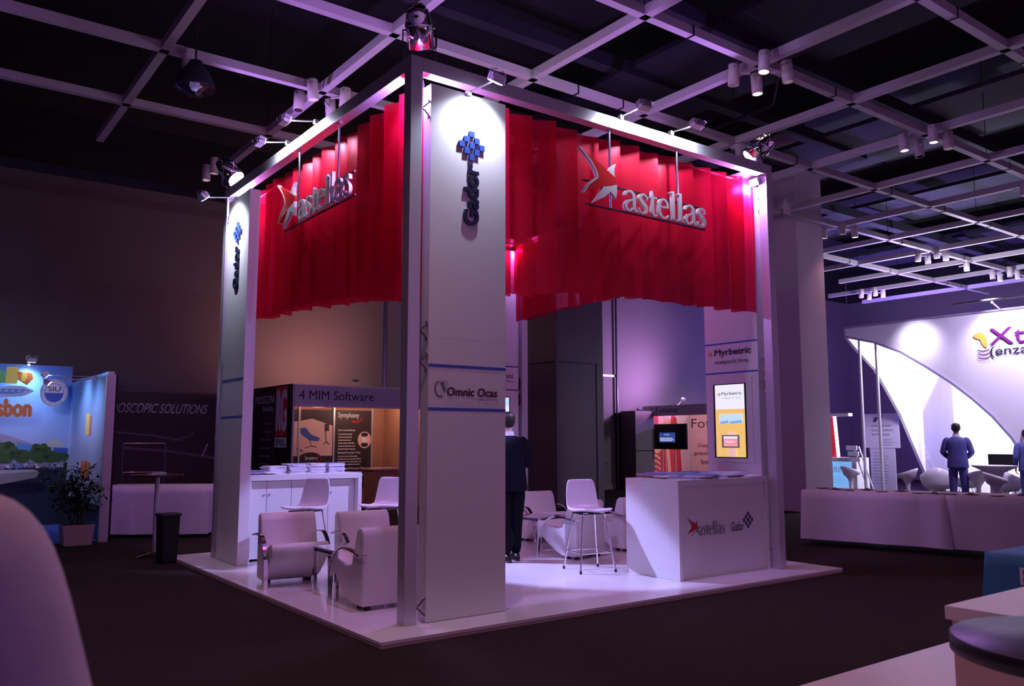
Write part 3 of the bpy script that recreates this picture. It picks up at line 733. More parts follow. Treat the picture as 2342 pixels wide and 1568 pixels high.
# ------------------------------------------------------------------ seating
def make_armchair():
    t = thing('armchair', 'x', 'armchair', (0, 0, 0))
    prof = [(0, .035), (0, .60), (-.01, .645), (-.04, .668), (-.08, .665), (-.115, .64), (-.135, .59), (-.21, .36), (-.30, .345), (-.42, .37), (-.54, .415), (-.585, .42), (-.615, .40), (-.625, .365), (-.61, .32), (-.55, .25), (-.43, .16), (-.32, .085), (-.25, .05), (-.22, .035)]
    b = MB(); b.prism(prof, -.275, .275, 'leather', 'x', smooth=True); o = b.build('upholstery', t, bevel=.02)
    for p in o.data.polygons: p.use_smooth = True
    for x in (-.2, .2):
        for y in (-.05, -.18): MB().box((x-.02, y-.02, 0), (x+.02, y+.02, .036), 'rubber').build('foot', t)
    for s in (-1, 1):
        x = s*.305; pts = smooth_pts([(x, .03, .45), (x, -.12, .475), (x, -.28, .485), (x, -.42, .43), (x, -.51, .30), (x, -.545, .15), (x, -.555, .0)], 5)
        b = MB(); b.sweep(pts, .038, .011, (1, 0, 0), 'chrome'); b.tube([(x, .03, .45), (s*.25, .012, .45)], .009, 'chrome'); b.build('armrest', t)
    return t
ac = make_armchair(); ac['group'] = 'white lounge armchairs with chrome arms'; ac['label'] = 'leftmost white armchair, facing the aisle in front of the left counter'
ac.location = (.10, 2.62, 0); ac.rotation_euler = (0, 0, R(-8))
AG = ac['group']
dup(ac, (.78, 2.33, 0), R(-4), 'white armchair behind the glass table, half hidden by the nearest chair', AG)
dup(ac, (.26, .665, 0), R(180), 'white armchair beside the front corner post, seen from its side and back', AG)
dup(ac, (3.55, 1.86, 0), R(190), 'white armchair behind the bar stool, its smooth back toward the aisle', AG)
dup(ac, (4.20, 3.80, 0), R(-6), 'white armchair facing us beside the man in the dark suit', AG)
dup(ac, (4.50, 2.0, 0), R(178), 'white armchair mostly hidden behind the left side of the right counter', AG)

def make_table():
    t = thing('side_table', 'x', 'table', (0, 0, 0))
    MB().box((-.25, -.25, .405), (.25, .25, .42), 'glass_top', bev=.004).build('tabletop', t)
    b = MB()
    for s in (-1, 1): b.box((-.24, s*.22-.012, .375), (.24, s*.22+.012, .4045), 'dark_metal'); b.box((s*.22-.012, -.21, .375), (s*.22+.012, .21, .4045), 'dark_metal')
    b.build('apron', t)
    for x in (-1, 1):
        for y in (-1, 1): MB().box((x*.235-.017, y*.235-.017, 0), (x*.235+.017, y*.235+.017, .4045), 'chrome', bev=.002).build('leg', t)
    return t
st = make_table(); st['label'] = 'low glass table with square chrome legs between the left armchairs'; st['group'] = 'low glass side tables'; st.location = (.27, 1.49, 0)
dup(st, (3.62, 2.92, 0), R(8), 'low glass table between the armchairs near the man in the suit', 'low glass side tables')

def make_stool():
    t = thing('bar_stool', 'x', 'stool', (0, 0, 0))
    prof = [(-.24, .632), (-.22, .645), (-.14, .64), (-.04, .625), (.06, .62), (.13, .635), (.175, .68), (.20, .76), (.215, .86), (.225, .93), (.228, .955)]
    hw = [.15, .18, .195, .20, .20, .198, .195, .19, .18, .165, .14]
    vs = []; fs = []; N = 12
    for (y, z), h in zip(prof, hw):
        for k in range(N+1):
            u = k/N*2-1; dz = .018*u*u if z < .66 else 0; dy = -.03*u*u if z > .66 else 0
            vs.append((u*h, y+dy, z+dz))
    for i in range(len(prof)-1):
        for k in range(N): p = i*(N+1)+k; fs.append((p, p+1, p+N+2, p+N+1))
    b = MB(); b.add(vs, fs, 'shell', smooth=True); b.build('seat_shell', t, solid=.022, sub=1)
    legs = []
    for x in (-1, 1):
        for y in (-1, 1):
            p0 = Vector((x*.13, y*.12, .605)); p1 = Vector((x*.205, y*.205, .01))
            b = MB(); b.tube([p0+Vector((-x*.06, 0, .004)), p0+Vector((-x*.015, 0, .004)), p0, p0+(p1-p0)*.1, p1], .009, 'chrome', 8); l = b.build('leg', t)
            MB().lathe([(0, 0), (.013, 0), (.013, .03), (.01, .034), (0, .034)], 'rubber', c=(p1.x, p1.y, 0), n=10).build('rubber_cap', l)
            legs.append(p0+(p1-p0)*.68)
    b = MB()
    a, c, d, e = legs
    for p, q in ((a, c), (c, e), (e, d), (d, a)): b.tube([p, q], .006, 'chrome', 6)
    b.build('footrest', t)
    MB().box((-.14, -.13, .598), (.14, .13, .608), 'dark_metal').build('seat_plate', t)
    return t
bs = make_stool(); bs['group'] = 'white bar stools with chrome legs'; bs['label'] = 'white bar stool in the open middle of the booth beside the right counter'
bs.location = (2.93, 1.19, 0); bs.rotation_euler = (0, 0, R(-15))
dup(bs, (1.42, 3.05, 0), R(-60), 'white bar stool with its edge behind the front corner post', bs['group'])
dup(bs, (.60, 3.30, 0), R(-60), 'shaded bar stool behind the leftmost armchair, before the left counter', bs['group'])

# ------------------------------------------------------------------ people
def skinmesh(name, chains, mname, parent, sub=1, root=None):
    """chains: list of lists of (x,y,z,r) ; first points equal to earlier ones are merged"""
    vs = []; rs = []; es = []; idx = {}
    def vid(p):
        k = tuple(round(c, 4) for c in p[:3])
        if k not in idx: idx[k] = len(vs); vs.append(p[:3]); rs.append(p[3] if isinstance(p[3], tuple) else (p[3], p[3]))
        return idx[k]
    for ch in chains:
        for a, c in zip(ch, ch[1:]): es.append((vid(a), vid(c)))
    me = bpy.data.meshes.new(name); me.from_pydata(vs, es, []); me.materials.append(MATS[mname])
    o = bpy.data.objects.new(name, me); COL.objects.link(o); o.parent = parent
    md = o.modifiers.new('skin', 'SKIN'); md.use_smooth_shade = True; md.branch_smoothing = .6
    for i, r_ in enumerate(rs): me.skin_vertices[0].data[i].radius = r_
    me.skin_vertices[0].data[0].use_root = True
    if sub: s = o.modifiers.new('sub', 'SUBSURF'); s.levels = sub; s.render_levels = sub
    return o
def loft(mb, rings, m, n=28, cap=True):
    vs = []; fs = []
    for c, rx, ry, rot in rings:
        for k in range(n):
            a = 2*PI*k/n; x = math.copysign(abs(math.cos(a))**.85, math.cos(a))*rx; y = math.copysign(abs(math.sin(a))**.85, math.sin(a))*ry
            vs.append((c[0]+x*math.cos(rot)-y*math.sin(rot), c[1]+x*math.sin(rot)+y*math.cos(rot), c[2]))
    for i in range(len(rings)-1):
        for k in range(n): fs.append((i*n+k, i*n+(k+1) % n, (i+1)*n+(k+1) % n, (i+1)*n+k))
    if cap: fs += [list(range(n)), list(range((len(rings)-1)*n, len(rings)*n))]
    mb.add(vs, fs, m, smooth=True)
def hand(wr, d, side, curl=.5):
    """finger chains from the wrist; d = direction of the forearm, side = thumb direction"""
    wr = Vector(wr); d = Vector(d).normalized(); s = Vector(side).normalized(); n = d.cross(s).normalized()
    palm = wr+d*.05; ch = [[(*wr, (.024, .017)), (*palm, (.038, .016))]]
    for i, (o_, L) in enumerate(((.028, .070), (.010, .080), (-.010, .074), (-.028, .058))):
        k = palm+d*.035+s*o_; p1 = k+(d*.8+n*curl*.6)*L*.45; p2 = p1+(d*.5+n*curl*1.3).normalized()*L*.35; p3 = p2+(d*.2+n*curl*1.6).normalized()*L*.25
        ch.append([(*palm, (.038, .016)), (*k, (.010, .010)), (*p1, (.009, .009)), (*p2, (.008, .008)), (*p3, (.007, .007))])
    t0 = palm+s*.034-d*.01; t1 = t0+(s*.8+d*.8).normalized()*.03+n*.01; t2 = t1+(d+s*.15+n*.3).normalized()*.028
    ch.append([(*palm, (.038, .016)), (*t0, (.013, .013)), (*t1, (.010, .010)), (*t2, (.008, .008))])
    return ch
def person(label, loc, rz, H=1.75, suit='suit', trouser='trouser', arms=None, hair=True, head_rz=0, shirt='shirt', lean=0, coat_len=.82, legs=(.10, 0)):
    """local frame: faces -Y, feet at z=0"""
    s = H/1.75; t = thing('person', label, 'person', loc, rz); t.scale = (s, s, s)
    L = lambda z: -lean*max(0, z-.95)       # forward lean of the trunk
    A = arms or {}
    body = [[(0, 0, .96, (.13, .10)), (0, L(1.15), 1.15, (.12, .09)), (0, L(1.33), 1.33, (.15, .10)), (0, L(1.44), 1.44, (.10, .075)), (0, L(1.50)-.01, 1.50, (.055, .055)), (0, L(1.56)-.015, 1.555, (.052, .055)), (0, L(1.62)-.025, 1.62, (.07, .085)), (0, L(1.68)-.02, 1.68, (.074, .092)), (0, L(1.72)-.01, 1.722, (.055, .065))]]
    sl = []
    for sd in (-1, 1):
        e, wr, hd = A.get(sd, ((sd*.245, .03, 1.14), (sd*.25, -.05, .90), (0, -.1, -1)))
        sh = (sd*.19, L(1.40), 1.405)
        body.append([(0, L(1.33), 1.33, (.15, .10)), (*sh, (.06, .06)), (*e, (.043, .043)), (*wr, (.027, .024))])
        wv = Vector(wr); hv = Vector(hd).normalized(); side = Vector((0, -1, 0)) if abs(hv.y) < .7 else Vector((-sd, 0, .2))
        side = (side-hv*side.dot(hv)).normalized()
        hc = hand(wr, hv, side); hc[0][0] = (*wr, (.027, .024)); body += hc
        sl.append((sh, e, wr))
        hx, dy = legs; fy = dy*sd
        body.append([(0, 0, .96, (.13, .10)), (sd*.09, 0, .88, (.088, .09)), (sd*hx, fy*.5-.01, .50, (.058, .06)), (sd*hx, fy+.01, .10, (.038, .042)), (sd*hx, fy-.04, .055, (.036, .036)), (sd*hx*1.15, fy-.14, .035, (.038, .028))])
    skinmesh('body', body, 'skin', t)
    # head details
    hy = L(1.65)-.022; b = MB()
    b.prism([(-.014, 1.625), (.014, 1.625), (.008, 1.668), (-.008, 1.668)], hy-.108, hy-.075, 'skin', 'y'); 
    for sd in (-1, 1): b.lathe([(0, 0), (.02, .004), (.028, .012), (.02, .016), (0, .016)], 'skin', n=12, M=Matrix.Translation((sd*.074, hy+.01, 1.645)) @ Matrix.Rotation(R(90)*sd, 4, 'Y'), sx=1, sy=.7)
    b.build('nose_and_ears', t)
    b = MB()
    for sd in (-1, 1): b.lathe([(0, -.006), (.011, -.003), (.013, 0)], 'white', n=10, M=Matrix.Translation((sd*.031, hy-.088, 1.66)) @ Matrix.Rotation(R(-90), 4, 'X')); b.box((sd*.031-.016, hy-.095, 1.675), (sd*.031+.016, hy-.085, 1.68), 'hair')
    b.box((-.022, hy-.093, 1.598), (.022, hy-.084, 1.604), 'maroon'); b.build('eyes_and_mouth', t)
    if hair:
        b = MB(); loft(b, [((0, hy+.035, 1.585), .05, .045, 0), ((0, hy+.03, 1.61), .072, .066, 0), ((0, hy+.022, 1.65), .083, .082, 0), ((0, hy+.012, 1.70), .088, .098, 0), ((0, hy+.002, 1.735), .078, .095, 0), ((0, hy+.006, 1.762), .05, .065, 0), ((0, hy+.01, 1.77), .015, .02, 0)], 'hair'); b.build('hair', t)
    # collar
    b = MB(); loft(b, [((0, L(1.46)-.002, 1.455), .085, .075, 0), ((0, L(1.5)-.008, 1.50), .066, .064, 0), ((0, L(1.53)-.01, 1.53), .064, .064, 0)], shirt, cap=False); b.build('shirt_collar', t)
    # jacket trunk and sleeves
    b = MB(); z0 = coat_len
    loft(b, [((0, .0, z0), .205, .145, 0), ((0, .0, z0+.005), .21, .15, 0), ((0, L(1.0), 1.0), .195, .14, 0), ((0, L(1.15), 1.14), .18, .13, 0), ((0, L(1.28), 1.28), .20, .14, 0), ((0, L(1.36), 1.36), .215, .135, 0), ((0, L(1.41)+.005, 1.415), .20, .115, 0), ((0, L(1.45)+.008, 1.45), .14, .09, 0), ((0, L(1.485)+.008, 1.485), .082, .075, 0)], suit)
    b.build('jacket', t, sub=2)
    for sh, e, wr in sl:
        sh = Vector(sh); e = Vector(e); wr = Vector(wr); b = MB()
        b.tube([sh+(sh-e).normalized()*.035-Vector((sh.x*.25, 0, -.01)), sh, sh+(e-sh)*.45, e+(sh-e)*.12, e, e+(wr-e)*.15, e+(wr-e)*.6, wr-(wr-e).normalized()*.015], [.05, .074, .068, .062, .060, .058, .050, .043], suit, 20); b.build('sleeve', t, sub=2)
    hx, dy = legs
    b = MB(); loft(b, [((0, 0, .80), .175, .125, 0), ((0, 0, .9), .18, .125, 0), ((0, 0, .99), .165, .115, 0)], trouser)
    for sd in (-1, 1):
        fy = dy*sd
        b.tube([(sd*.085, 0, .88), (sd*.092, 0, .78), (sd*hx, fy*.5-.01, .50), (sd*hx, fy*.8, .28), (sd*hx, fy, .055)], [.095, .098, .078, .070, .068], trouser, 18)
    b.build('trousers', t, sub=1)
    for sd in (-1, 1):
        fy = dy*sd; b = MB(); loft(b, [((sd*hx*1.05, fy-.05, .0), .046, .145, sd*.12), ((sd*hx*1.05, fy-.05, .03), .05, .15, sd*.12), ((sd*hx*1.05, fy-.03, .06), .042, .12, sd*.12), ((sd*hx, fy, .09), .038, .06, 0)], 'shoe'); b.build('shoe', t)
    return t
person('man in a dark suit seen from behind, partly hidden by the white Gador panel', (2.66, 2.24, 0), R(168), 1.70, lean=.12, legs=(.085, .05),
       arms={-1: ((-.25, -.02, 1.15), (-.16, -.24, 1.10), (.6, -1, .1)), 1: ((.25, -.02, 1.15), (.16, -.24, 1.10), (-.6, -1, .1))})
person('man in a blue suit seen from behind, standing before the bright arched booth', (15.1, 3.08, G), R(115), 1.76, suit='suit_blue', trouser='suit_blue', legs=(.11, 0),
       arms={-1: ((-.27, .0, 1.15), (-.17, -.2, 1.02), (.6, -1, .1)), 1: ((.27, .0, 1.15), (.17, -.2, 1.02), (-.6, -1, .1))})
person('person in dark clothes at the right edge beside the white seats', (15.9, 2.02, G), R(120), 1.62, suit='suit_blue', trouser='suit_blue', lean=.1)
person('blurred person in a white shirt at the left edge, shoulder and arm showing', (-3.235, -4.345, G), R(143), 1.635, suit='shirt', trouser='trouser', coat_len=.72,
       arms={1: ((.36, .0, 1.14), (.30, -.2, 1.0), (-.3, -1, .1)), -1: ((-.31, .03, 1.12), (-.28, -.18, 1.0), (.4, -1, .2))})

# ------------------------------------------------------------------ back-left: MIM stall and RG stall
def post(mb, x, y, z0, z1, r=.02, m='alu'): mb.box((x-r, y-r, z0), (x+r, y+r, z1), m)
t = thing('exhibition_stall', 'small stall with a lit fascia reading 4 MIM Software and two dark posters', 'stall', (4.6, 11, G))
MB().box((3.13, 9.98, 2.06), (6.15, 10.02, 2.44), 'lgrey').build('fascia', t, world=True)
for x, y in ((3.12, 10.0), (6.17, 10.0), (4.05, 11.93), (4.87, 11.93), (5.82, 11.93)): b = MB(); post(b, x, y, G, 2.44); b.build('post', t, world=True)
b = MB(); b.box((3.1, 9.97, 2.44), (6.17, 10.03, 2.47), 'alu'); b.build('top_rail', t, world=True)
MB().box((3.14, 9.97, 2.03), (6.15, 10.03, 2.06), 'alu').build('lower_rail', t, world=True)
a = Art((3.13, 9.979, 2.06), (1, 0, 0), (0, 0, 1)); a.text('4 MIM Software', .10, .115, 1.62, .18, 'ink', bold=.004); a.build('lettering', t, world=True)
MB().box((3.12, 11.96, G), (6.15, 12.0, 2.4), 'warm_panel').build('back_wall', t, world=True)
MB().box((6.15, 10.0, G), (6.19, 12.0, 2.4), 'warm_panel').build('side_wall', t, world=True)
# reclining exam chair poster
a = Art((4.05, 11.93, .3), (1, 0, 0), (0, 0, 1))
a.rect(-.55, 0, .80, 1.75, 'poster_dark'); a.poly([(-.15, .73), (.79, .73), (.79, 1.40), (.3, 1.55), (-.15, 1.47)], 'pink')
a.poly([(-.05, 1.33), (.15, 1.35), (.28, 1.20), (.50, 1.12), (.45, 1.05), (.25, 1.07), (.08, 1.18)], 'blue_line')
for p in ([(.25, 1.07), (.3, .95), (.15, .9)], [(.3, .95), (.42, .92)], [(.62, 1.3), (.64, 1.05), (.58, .98)], [(.64, 1.05), (.72, .98)], [(.1, .84), (-.05, .9)]): a.stroke(p, .025, 'grey_ink')
a.rect(.60, 1.28, .70, 1.44, 'ink'); a.ell(.27, .66, .28, .15, 'poster_dark'); a.text('Symphony', .15, .63, .30, .09, 'paper_white', bold=.01)
for i in range(7): a.ell(.47+.06*math.cos(i), .66+.07*math.sin(i), .012, .012, 'red')
a.text('Fusion improves biopsy yield', -.12, .50, .62, .045, 'lgrey'); a.text('MIM makes fusion of MR to', -.12, .38, .70, .045, 'lgrey'); a.build('poster', t, world=True)
a = Art((4.89, 11.93, .3), (1, 0, 0), (0, 0, 1))
a.rect(0, 0, .92, 1.75, 'poster_dark'); a.text('Symphony', .08, 1.55, .52, .15, 'paper_white', bold=.01)
for i in range(7): a.ell(.45+.035*i, 1.50-.04*math.sin(i*.5)+.01*i, .02, .02, 'red')
a.ell(.74, 1.08, .17, .19, 'pink'); a.ell(.74, 1.2, .09, .05, 'ink'); a.ell(.74, .97, .09, .05, 'ink'); a.ell(.74, 1.08, .07, .07, 'paper_white')
a.text('Patient-Centered Pathway:', .08, 1.27, .42, .05, 'paper_white', bold=.02); a.lines(.08, .84, .52, 1.24, 6, 'lgrey', 3)
a.text('Reduced Procedure Time:', .08, .77, .56, .05, 'paper_white', bold=.02); a.lines(.08, .50, .70, .74, 4, 'lgrey', 4)
a.text('On-Demand Information Flow:', .08, .42, .68, .05, 'paper_white', bold=.02); a.lines(.08, .25, .78, .39, 2, 'lgrey', 5)
a.text('One Key:', .4, .12, .3, .05, 'paper_white', bold=.02); a.build('poster', t, world=True)
MB().box((5.2, 11.1, 2.3), (6.1, 11.2, 2.33), 'lamp_warm').build('tube_lamp', t, world=True)
lamp('stall_light', 'POINT', (5.4, 10.9, 2.15), None, 26, (1, .52, .36), .12)
lamp('stall_light', 'POINT', (3.9, 10.6, 1.95), None, 10, (1, .6, .45), .12)
arm_lamp('added small lamp on the 4 MIM Software fascia', (4.6, 10.03, 2.47), (4.6, 10.35, 2.6), 'added wall washing lamps', (4.4, 12.2, 4.6), 0)  # added fixture that gives no light; the spot below brightens the wall
lamp('added_wall_wash', 'SPOT', (4.4, 10.4, 2.75), (4.0, 12.2, 4.0), 240, (1, .40, .34), .1, 140, 1)  # added spot for the warm glow on the wall above the stall
t = thing('stall_desk', 'low warm-lit wooden desk inside the small stall, seen beside the corner post', 'desk', (5.6, 11.2, G))
MB().box((5.35, 10.9, .72), (6.08, 11.5, .76), 'desk').build('top', t, world=True); MB().box((5.4, 10.95, G), (6.05, 11.45, .72), 'warm_panel').build('base', t, world=True)

t = thing('exhibition_stall', 'dark stall wall with ENDOSCOPIC SOLUTIONS lettering and a red RG logo', 'stall', (1.5, 12, G))
MB().box((-3.2, 11.97, G), (3.04, 12.0, 2.33), 'rg_panel').build('back_wall', t, world=True)
MB().box((3.04, 9.95, G), (3.09, 12.0, 2.47), 'black').build('side_wall', t, world=True)
a = Art((-3.2, 11.969, G), (1, 0, 0), (0, 0, 1)); a.text('ENDOSCOPIC SOLUTIONS', 3.20, 1.96, 2.04, .19, 'lgrey', bold=.01, shear=.25)
a.stroke([(3.2, 1.62), (4.2, 1.52), (4.8, 1.42)], .035, 'grey_ink'); a.stroke([(4.6, 1.42), (4.95, 1.50), (5.0, 1.58)], .03, 'grey_ink'); a.stroke([(3.7, 1.28), (4.6, 1.2), (5.5, 1.05)], .05, 'grey_ink'); a.stroke([(5.2, 1.1), (5.3, 1.35)], .03, 'lgrey')
a.rect(5.44, 1.55, 5.9, 2.12, 'red'); a.rect(5.50, 1.68, 5.86, 2.1, 'pink'); a.rect(5.44, 1.42, 5.9, 1.54, 'pink'); a.build('wall_print', t, world=True)
a = Art((3.039, 12.0, G), (0, -1, 0), (0, 0, 1)); a.rect(.1, 0, 1.3, 2.4, 'poster_dark')
a.text('ENDOSCOPIA', .12, 2.17, 1.12, .16, 'paper_white', bold=.01); a.text('Romarsa', .6, 2.01, .58, .12, 'paper_white', bold=.01)
for i, q in enumerate(('Cirugía', 'Urología', 'Artroscopia', 'Laparoscopia', 'Histeroscopia', 'Artroscopia', 'Uretroscopia', 'Neurología', 'Gastroscopia')): a.text(q, .85-.02*i-.04*len(q)+.2, 1.72-.165*i, .055*len(q)*.9, .075, 'lgrey')
a.rect(1.36, 1.5, 1.98, 2.48, 'red'); a.text('RG', 1.42, 1.62, .5, .78, 'paper_white', bold=.04); a.rect(1.36, 1.28, 1.98, 1.48, 'paper_white'); a.text('IEMOL', 1.42, 1.31, .5, .13, 'ink', bold=.02)
a.stroke([(.9, .9), (1.3, .6), (1.25, .2)], .06, 'rg_panel'); a.stroke([(1.4, 1.1), (1.7, .6), (1.5, .2)], .09, 'rg_panel'); a.build('wall_print', t, world=True)

# white draped table before the dark wall
def drape(mb, x0, y0, x1, y1, zt, zh, m, n=14, amp=.02, seed=1, M=None, sag=0):
    rr = random.Random(seed); per = []
    for (a, c) in (((x0, y0), (x1, y0)), ((x1, y0), (x1, y1)), ((x1, y1), (x0, y1)), ((x0, y1), (x0, y0))):
        ln = math.dist(a, c); k = max(6, int(ln*10))
        for i in range(k): per.append((a[0]+(c[0]-a[0])*i/k, a[1]+(c[1]-a[1])*i/k))
    cx, cy = (x0+x1)/2, (y0+y1)/2; N = len(per); vs = []; fs = []; rows = 6
    for j in range(rows+1):
        v = j/rows
        for i, (x, y) in enumerate(per):
            dx = (1 if x >= x1-1e-6 else -1 if x <= x0+1e-6 else 0); dy = (1 if y >= y1-1e-6 else -1 if y <= y0+1e-6 else 0)
            wv = amp*v*(math.sin(i*.9+seed)+.6*math.sin(i*1.7+2*seed)+1.2)+.03*v*(1 if dx and dy else 0)
            vs.append((x+dx*wv, y+dy*wv, zt+(zh-zt)*v+(sag*v*math.sin(i*.35) if j == rows else 0)))
    for j in range(rows):
        for i in range(N): fs.append((j*N+i, j*N+(i+1) % N, (j+1)*N+(i+1) % N, (j+1)*N+i))
    fs.append(list(range(N))); mb.add(vs, fs, m, M, True)
def trestle(t, x0, y0, x1, y1, zt):
    MB().box((x0, y0, zt-.03), (x1, y1, zt-.003), 'desk').build('tabletop', t)
    for x in (x0+.1, x1-.1):
        for y in (y0+.08, y1-.08): MB().tube([(x, y, 0), (x, y, zt-.03)], .014, 'dark_metal').build('leg', t)
def draped_table(label, clabel, loc, rz, x1, y1, zt, zh, m, seed, tg, cg):
    t = thing('folding_table', label, 'table', loc, rz, tg); trestle(t, 0, 0, x1, y1, zt-.004)
    c = MB(); drape(c, -.01, -.01, x1+.01, y1+.01, zt, zh, m, seed=seed); o = c.build('tablecloth'); o.location = loc; o.rotation_euler = (0, 0, rz); tag(o, clabel, 'tablecloth', cg)
    return t, o
draped_table('folding table under the white cloth before the dark endoscopy wall', 'white tablecloth at the left, with its top lit warm, before the dark wall', (-.62, 8.05, G), R(-33), 1.55, .75, .745, .05, 'cloth', 3, 'tables under white cloths', 'white tablecloths')
lamp('left_wash', 'SPOT', (.4, 10.6, 3.6), (.2, 8.4, .7), 26, (1, .52, .38), .08, 70, .8)
t = thing('steel_stand', 'dark tubular steel display stand behind the high round table at the left', 'stand', (.2, 9.4, G))
b = MB()
for x in (-.25, .42): b.tube([(x+.2, 9.4, G), (x+.2, 9.4, 1.35)], .018, 'dark_metal')
for z in (.85, 1.33): b.tube([(-.05, 9.4, z), (.62, 9.4, z)], .014, 'chrome')
b.build('tube_frame', t, world=True)
t = thing('cocktail_table', 'high round dark table on a slim metal column by the waste bin', 'table', (-.45, 5.47, G))
MB().lathe([(0, .98), (.30, .98), (.305, .99), (.305, 1.0), (.30, 1.005), (0, 1.005)], 'table_wood', n=36).build('tabletop', t)
MB().tube([(0, 0, .03), (0, 0, .98)], .028, 'alu', 14).build('column', t)
b = MB()
for k in range(4): a = k*PI/2+.4; b.sweep([(0, 0, .05), (.15*math.cos(a), .15*math.sin(a), .035), (.26*math.cos(a), .26*math.sin(a), .012)], .05, .012, (-math.sin(a), math.cos(a), 0), 'dark_metal')
b.build('foot', t)
o = MB().box((-.09, -.05, 0), (.09, .05, .012), 'paper_white').box((-.05, -.06, .012), (.1, .03, .022), 'paper_white').build('leaflets'); o.location = (-.47, 5.45, G+1.0055); o.rotation_euler = (0, 0, .3); tag(o, 'few white leaflets lying on the high round table', 'leaflet')
t = thing('waste_bin', 'slim black waste bin standing at the left corner of the platform', 'bin', (-.47, 4.82, G), R(10))
b = MB(); b.prism([(-.09, 0), (.09, 0), (.11, .54), (-.11, .54)], -.09, .09, 'black', 'y'); b.build('body', t, bevel=.015)
MB().box((-.12, -.105, .54), (.12, .105, .575), 'rubber', bev=.012).build('rim', t)

# ------------------------------------------------------------------ Lisbon stall
t = thing('exhibition_stall', 'blue Lisbon congress stall at the left edge with city photo wall and SIU seal', 'stall', (-3, 9, G))
MB().box((-6, 10.5, G), (-.69, 10.56, 2.65), 'sky1').build('back_wall', t, world=True)
MB().box((-.69, 7.5, G), (-.63, 10.5, 2.33), 'sky2').build('side_wall', t, world=True)
b = MB(); b.box((-.72, 7.42, G), (-.60, 7.5, 2.33), 'alu'); b.box((-.70, 7.45, 2.33), (-.62, 10.5, 2.37), 'chrome'); b.box((-.595, 7.43, G), (-.57, 7.47, 2.33), 'black'); b.build('corner_post', t, world=True)
a = Art((-.69, 10.499, G), (1, 0, 0), (0, 0, 1))
Q = lambda l: [((x/3.563-168)*.00652, (388-y/3.563)*.0073) for x, y in l]   # sketch grid of the print, in metres
def QE(x, y, r, m, k=.9): (c,) = Q([(x, y)]); a.ell(c[0], c[1], r/3.563*.0068, r/3.563*.0072*k, m)
a.rect(-5.3, 0, 0, 2.69, 'sky_print'); a.poly(Q([(-2200, 870), (598, 870), (598, 1382), (-2200, 1382)]), 'water')
a.poly(Q([(-2200, 560), (0, 620), (130, 655), (320, 720), (320, 800), (-2200, 800)]), 'banner'); a.poly(Q([(180, 700), (310, 725), (310, 785), (180, 785)]), 'sky1'); a.poly(Q([(420, 700), (560, 700), (560, 745), (400, 745)]), 'lgrey'); a.poly(Q([(450, 670), (510, 670), (520, 700), (440, 700)]), 'lgrey'); a.poly(Q([(480, 750), (598, 750), (598, 800), (480, 800)]), 'blue_line')
for q in ((-300, 790, 110), (-120, 790, 100), (80, 785, 95), (225, 815, 62), (365, 795, 85), (455, 825, 55), (515, 825, 42), (558, 825, 36), (-450, 790, 100)):
    QE(*q, 'tree'); rr = random.Random(int(q[0]))
    for _ in range(9): an = rr.uniform(0, PI); QE(q[0]+math.cos(an)*q[2]*.85, q[1]-math.sin(an)*q[2]*.75, q[2]*rr.uniform(.2, .38), 'tree' if _ % 3 else 'leaf')
    a.rect(*Q([(q[0]-6, 880)])[0], *Q([(q[0]+6, q[1]+q[2]*.6)])[0], 'stem')
a.poly(Q([(-2200, 870), (560, 870), (560, 905), (-2200, 905)]), 'banner'); QE(330, 905, 22, 'maroon')
rr = random.Random(4)
for _ in range(70): QE(rr.uniform(-600, 590), rr.uniform(878, 912), rr.uniform(6, 11), rr.choice(('ink', 'lgrey', 'maroon', 'sky1', 'paper_white', 'stone')), 1.3)
a.poly(Q([(-900, 930), (300, 925), (355, 945), (330, 985), (0, 1040), (-900, 1050)]), 'stone'); a.poly(Q([(-900, 925), (300, 918), (350, 935), (0, 950), (-900, 955)]), 'lgrey')
a.poly(Q([(-150, 120), (0, 125), (45, 150), (40, 230), (-150, 240)]), 'green'); a.poly(Q([(45, 100), (130, 95), (150, 160), (130, 235), (40, 235)]), 'yellow'); a.poly(Q([(130, 135), (245, 145), (258, 190), (210, 245), (140, 205)]), 'orange'); a.poly(Q([(165, 140), (200, 143), (210, 180), (190, 220), (160, 205)]), 'yellow')
a.poly(Q([(-200, 250), (0, 270), (80, 250), (180, 250), (278, 290), (180, 335), (0, 345), (-200, 330)]), 'sky3'); a.poly(Q([(-150, 275), (60, 278), (200, 275), (240, 292), (100, 318), (-150, 315)]), 'sky1')
for q in range(7): a.poly(Q([(-120+50*q, 300), (-95+50*q, 280), (-80+50*q, 300)]), 'sky3')
(c0,), (c1,) = Q([(-128, 500)]), Q([(258, 352)])
for tx, xa, xb, yt in (('sbon', -8, 252, 362), ('Li', -95, -22, 362)):
    (q0,), (q1,) = Q([(xa, 495)]), Q([(xb, yt)])
    a.text(tx, q0[0], q0[1], q1[0]-q0[0], q1[1]-q0[1], 'paper_white', bold=.10); a.text(tx, q0[0], q0[1], q1[0]-q0[0], q1[1]-q0[1], 'orange', bold=.05)
(c,) = Q([(430, 300)]); sx, sy = c
a.ell(sx, sy, .212, .235, 'paper_white'); a.ring(sx, sy, .205, .008, 'sky1', ry=.227); a.ring(sx, sy, .145, .012, 'sky1', ry=.16); a.poly([(sx+.137*math.cos(R(q)), sy+.15*math.sin(R(q))) for q in range(180, 361, 12)], 'blue_line'); a.text('SIU', sx-.09, sy+.025, .18, .075, 'ink', bold=.01)
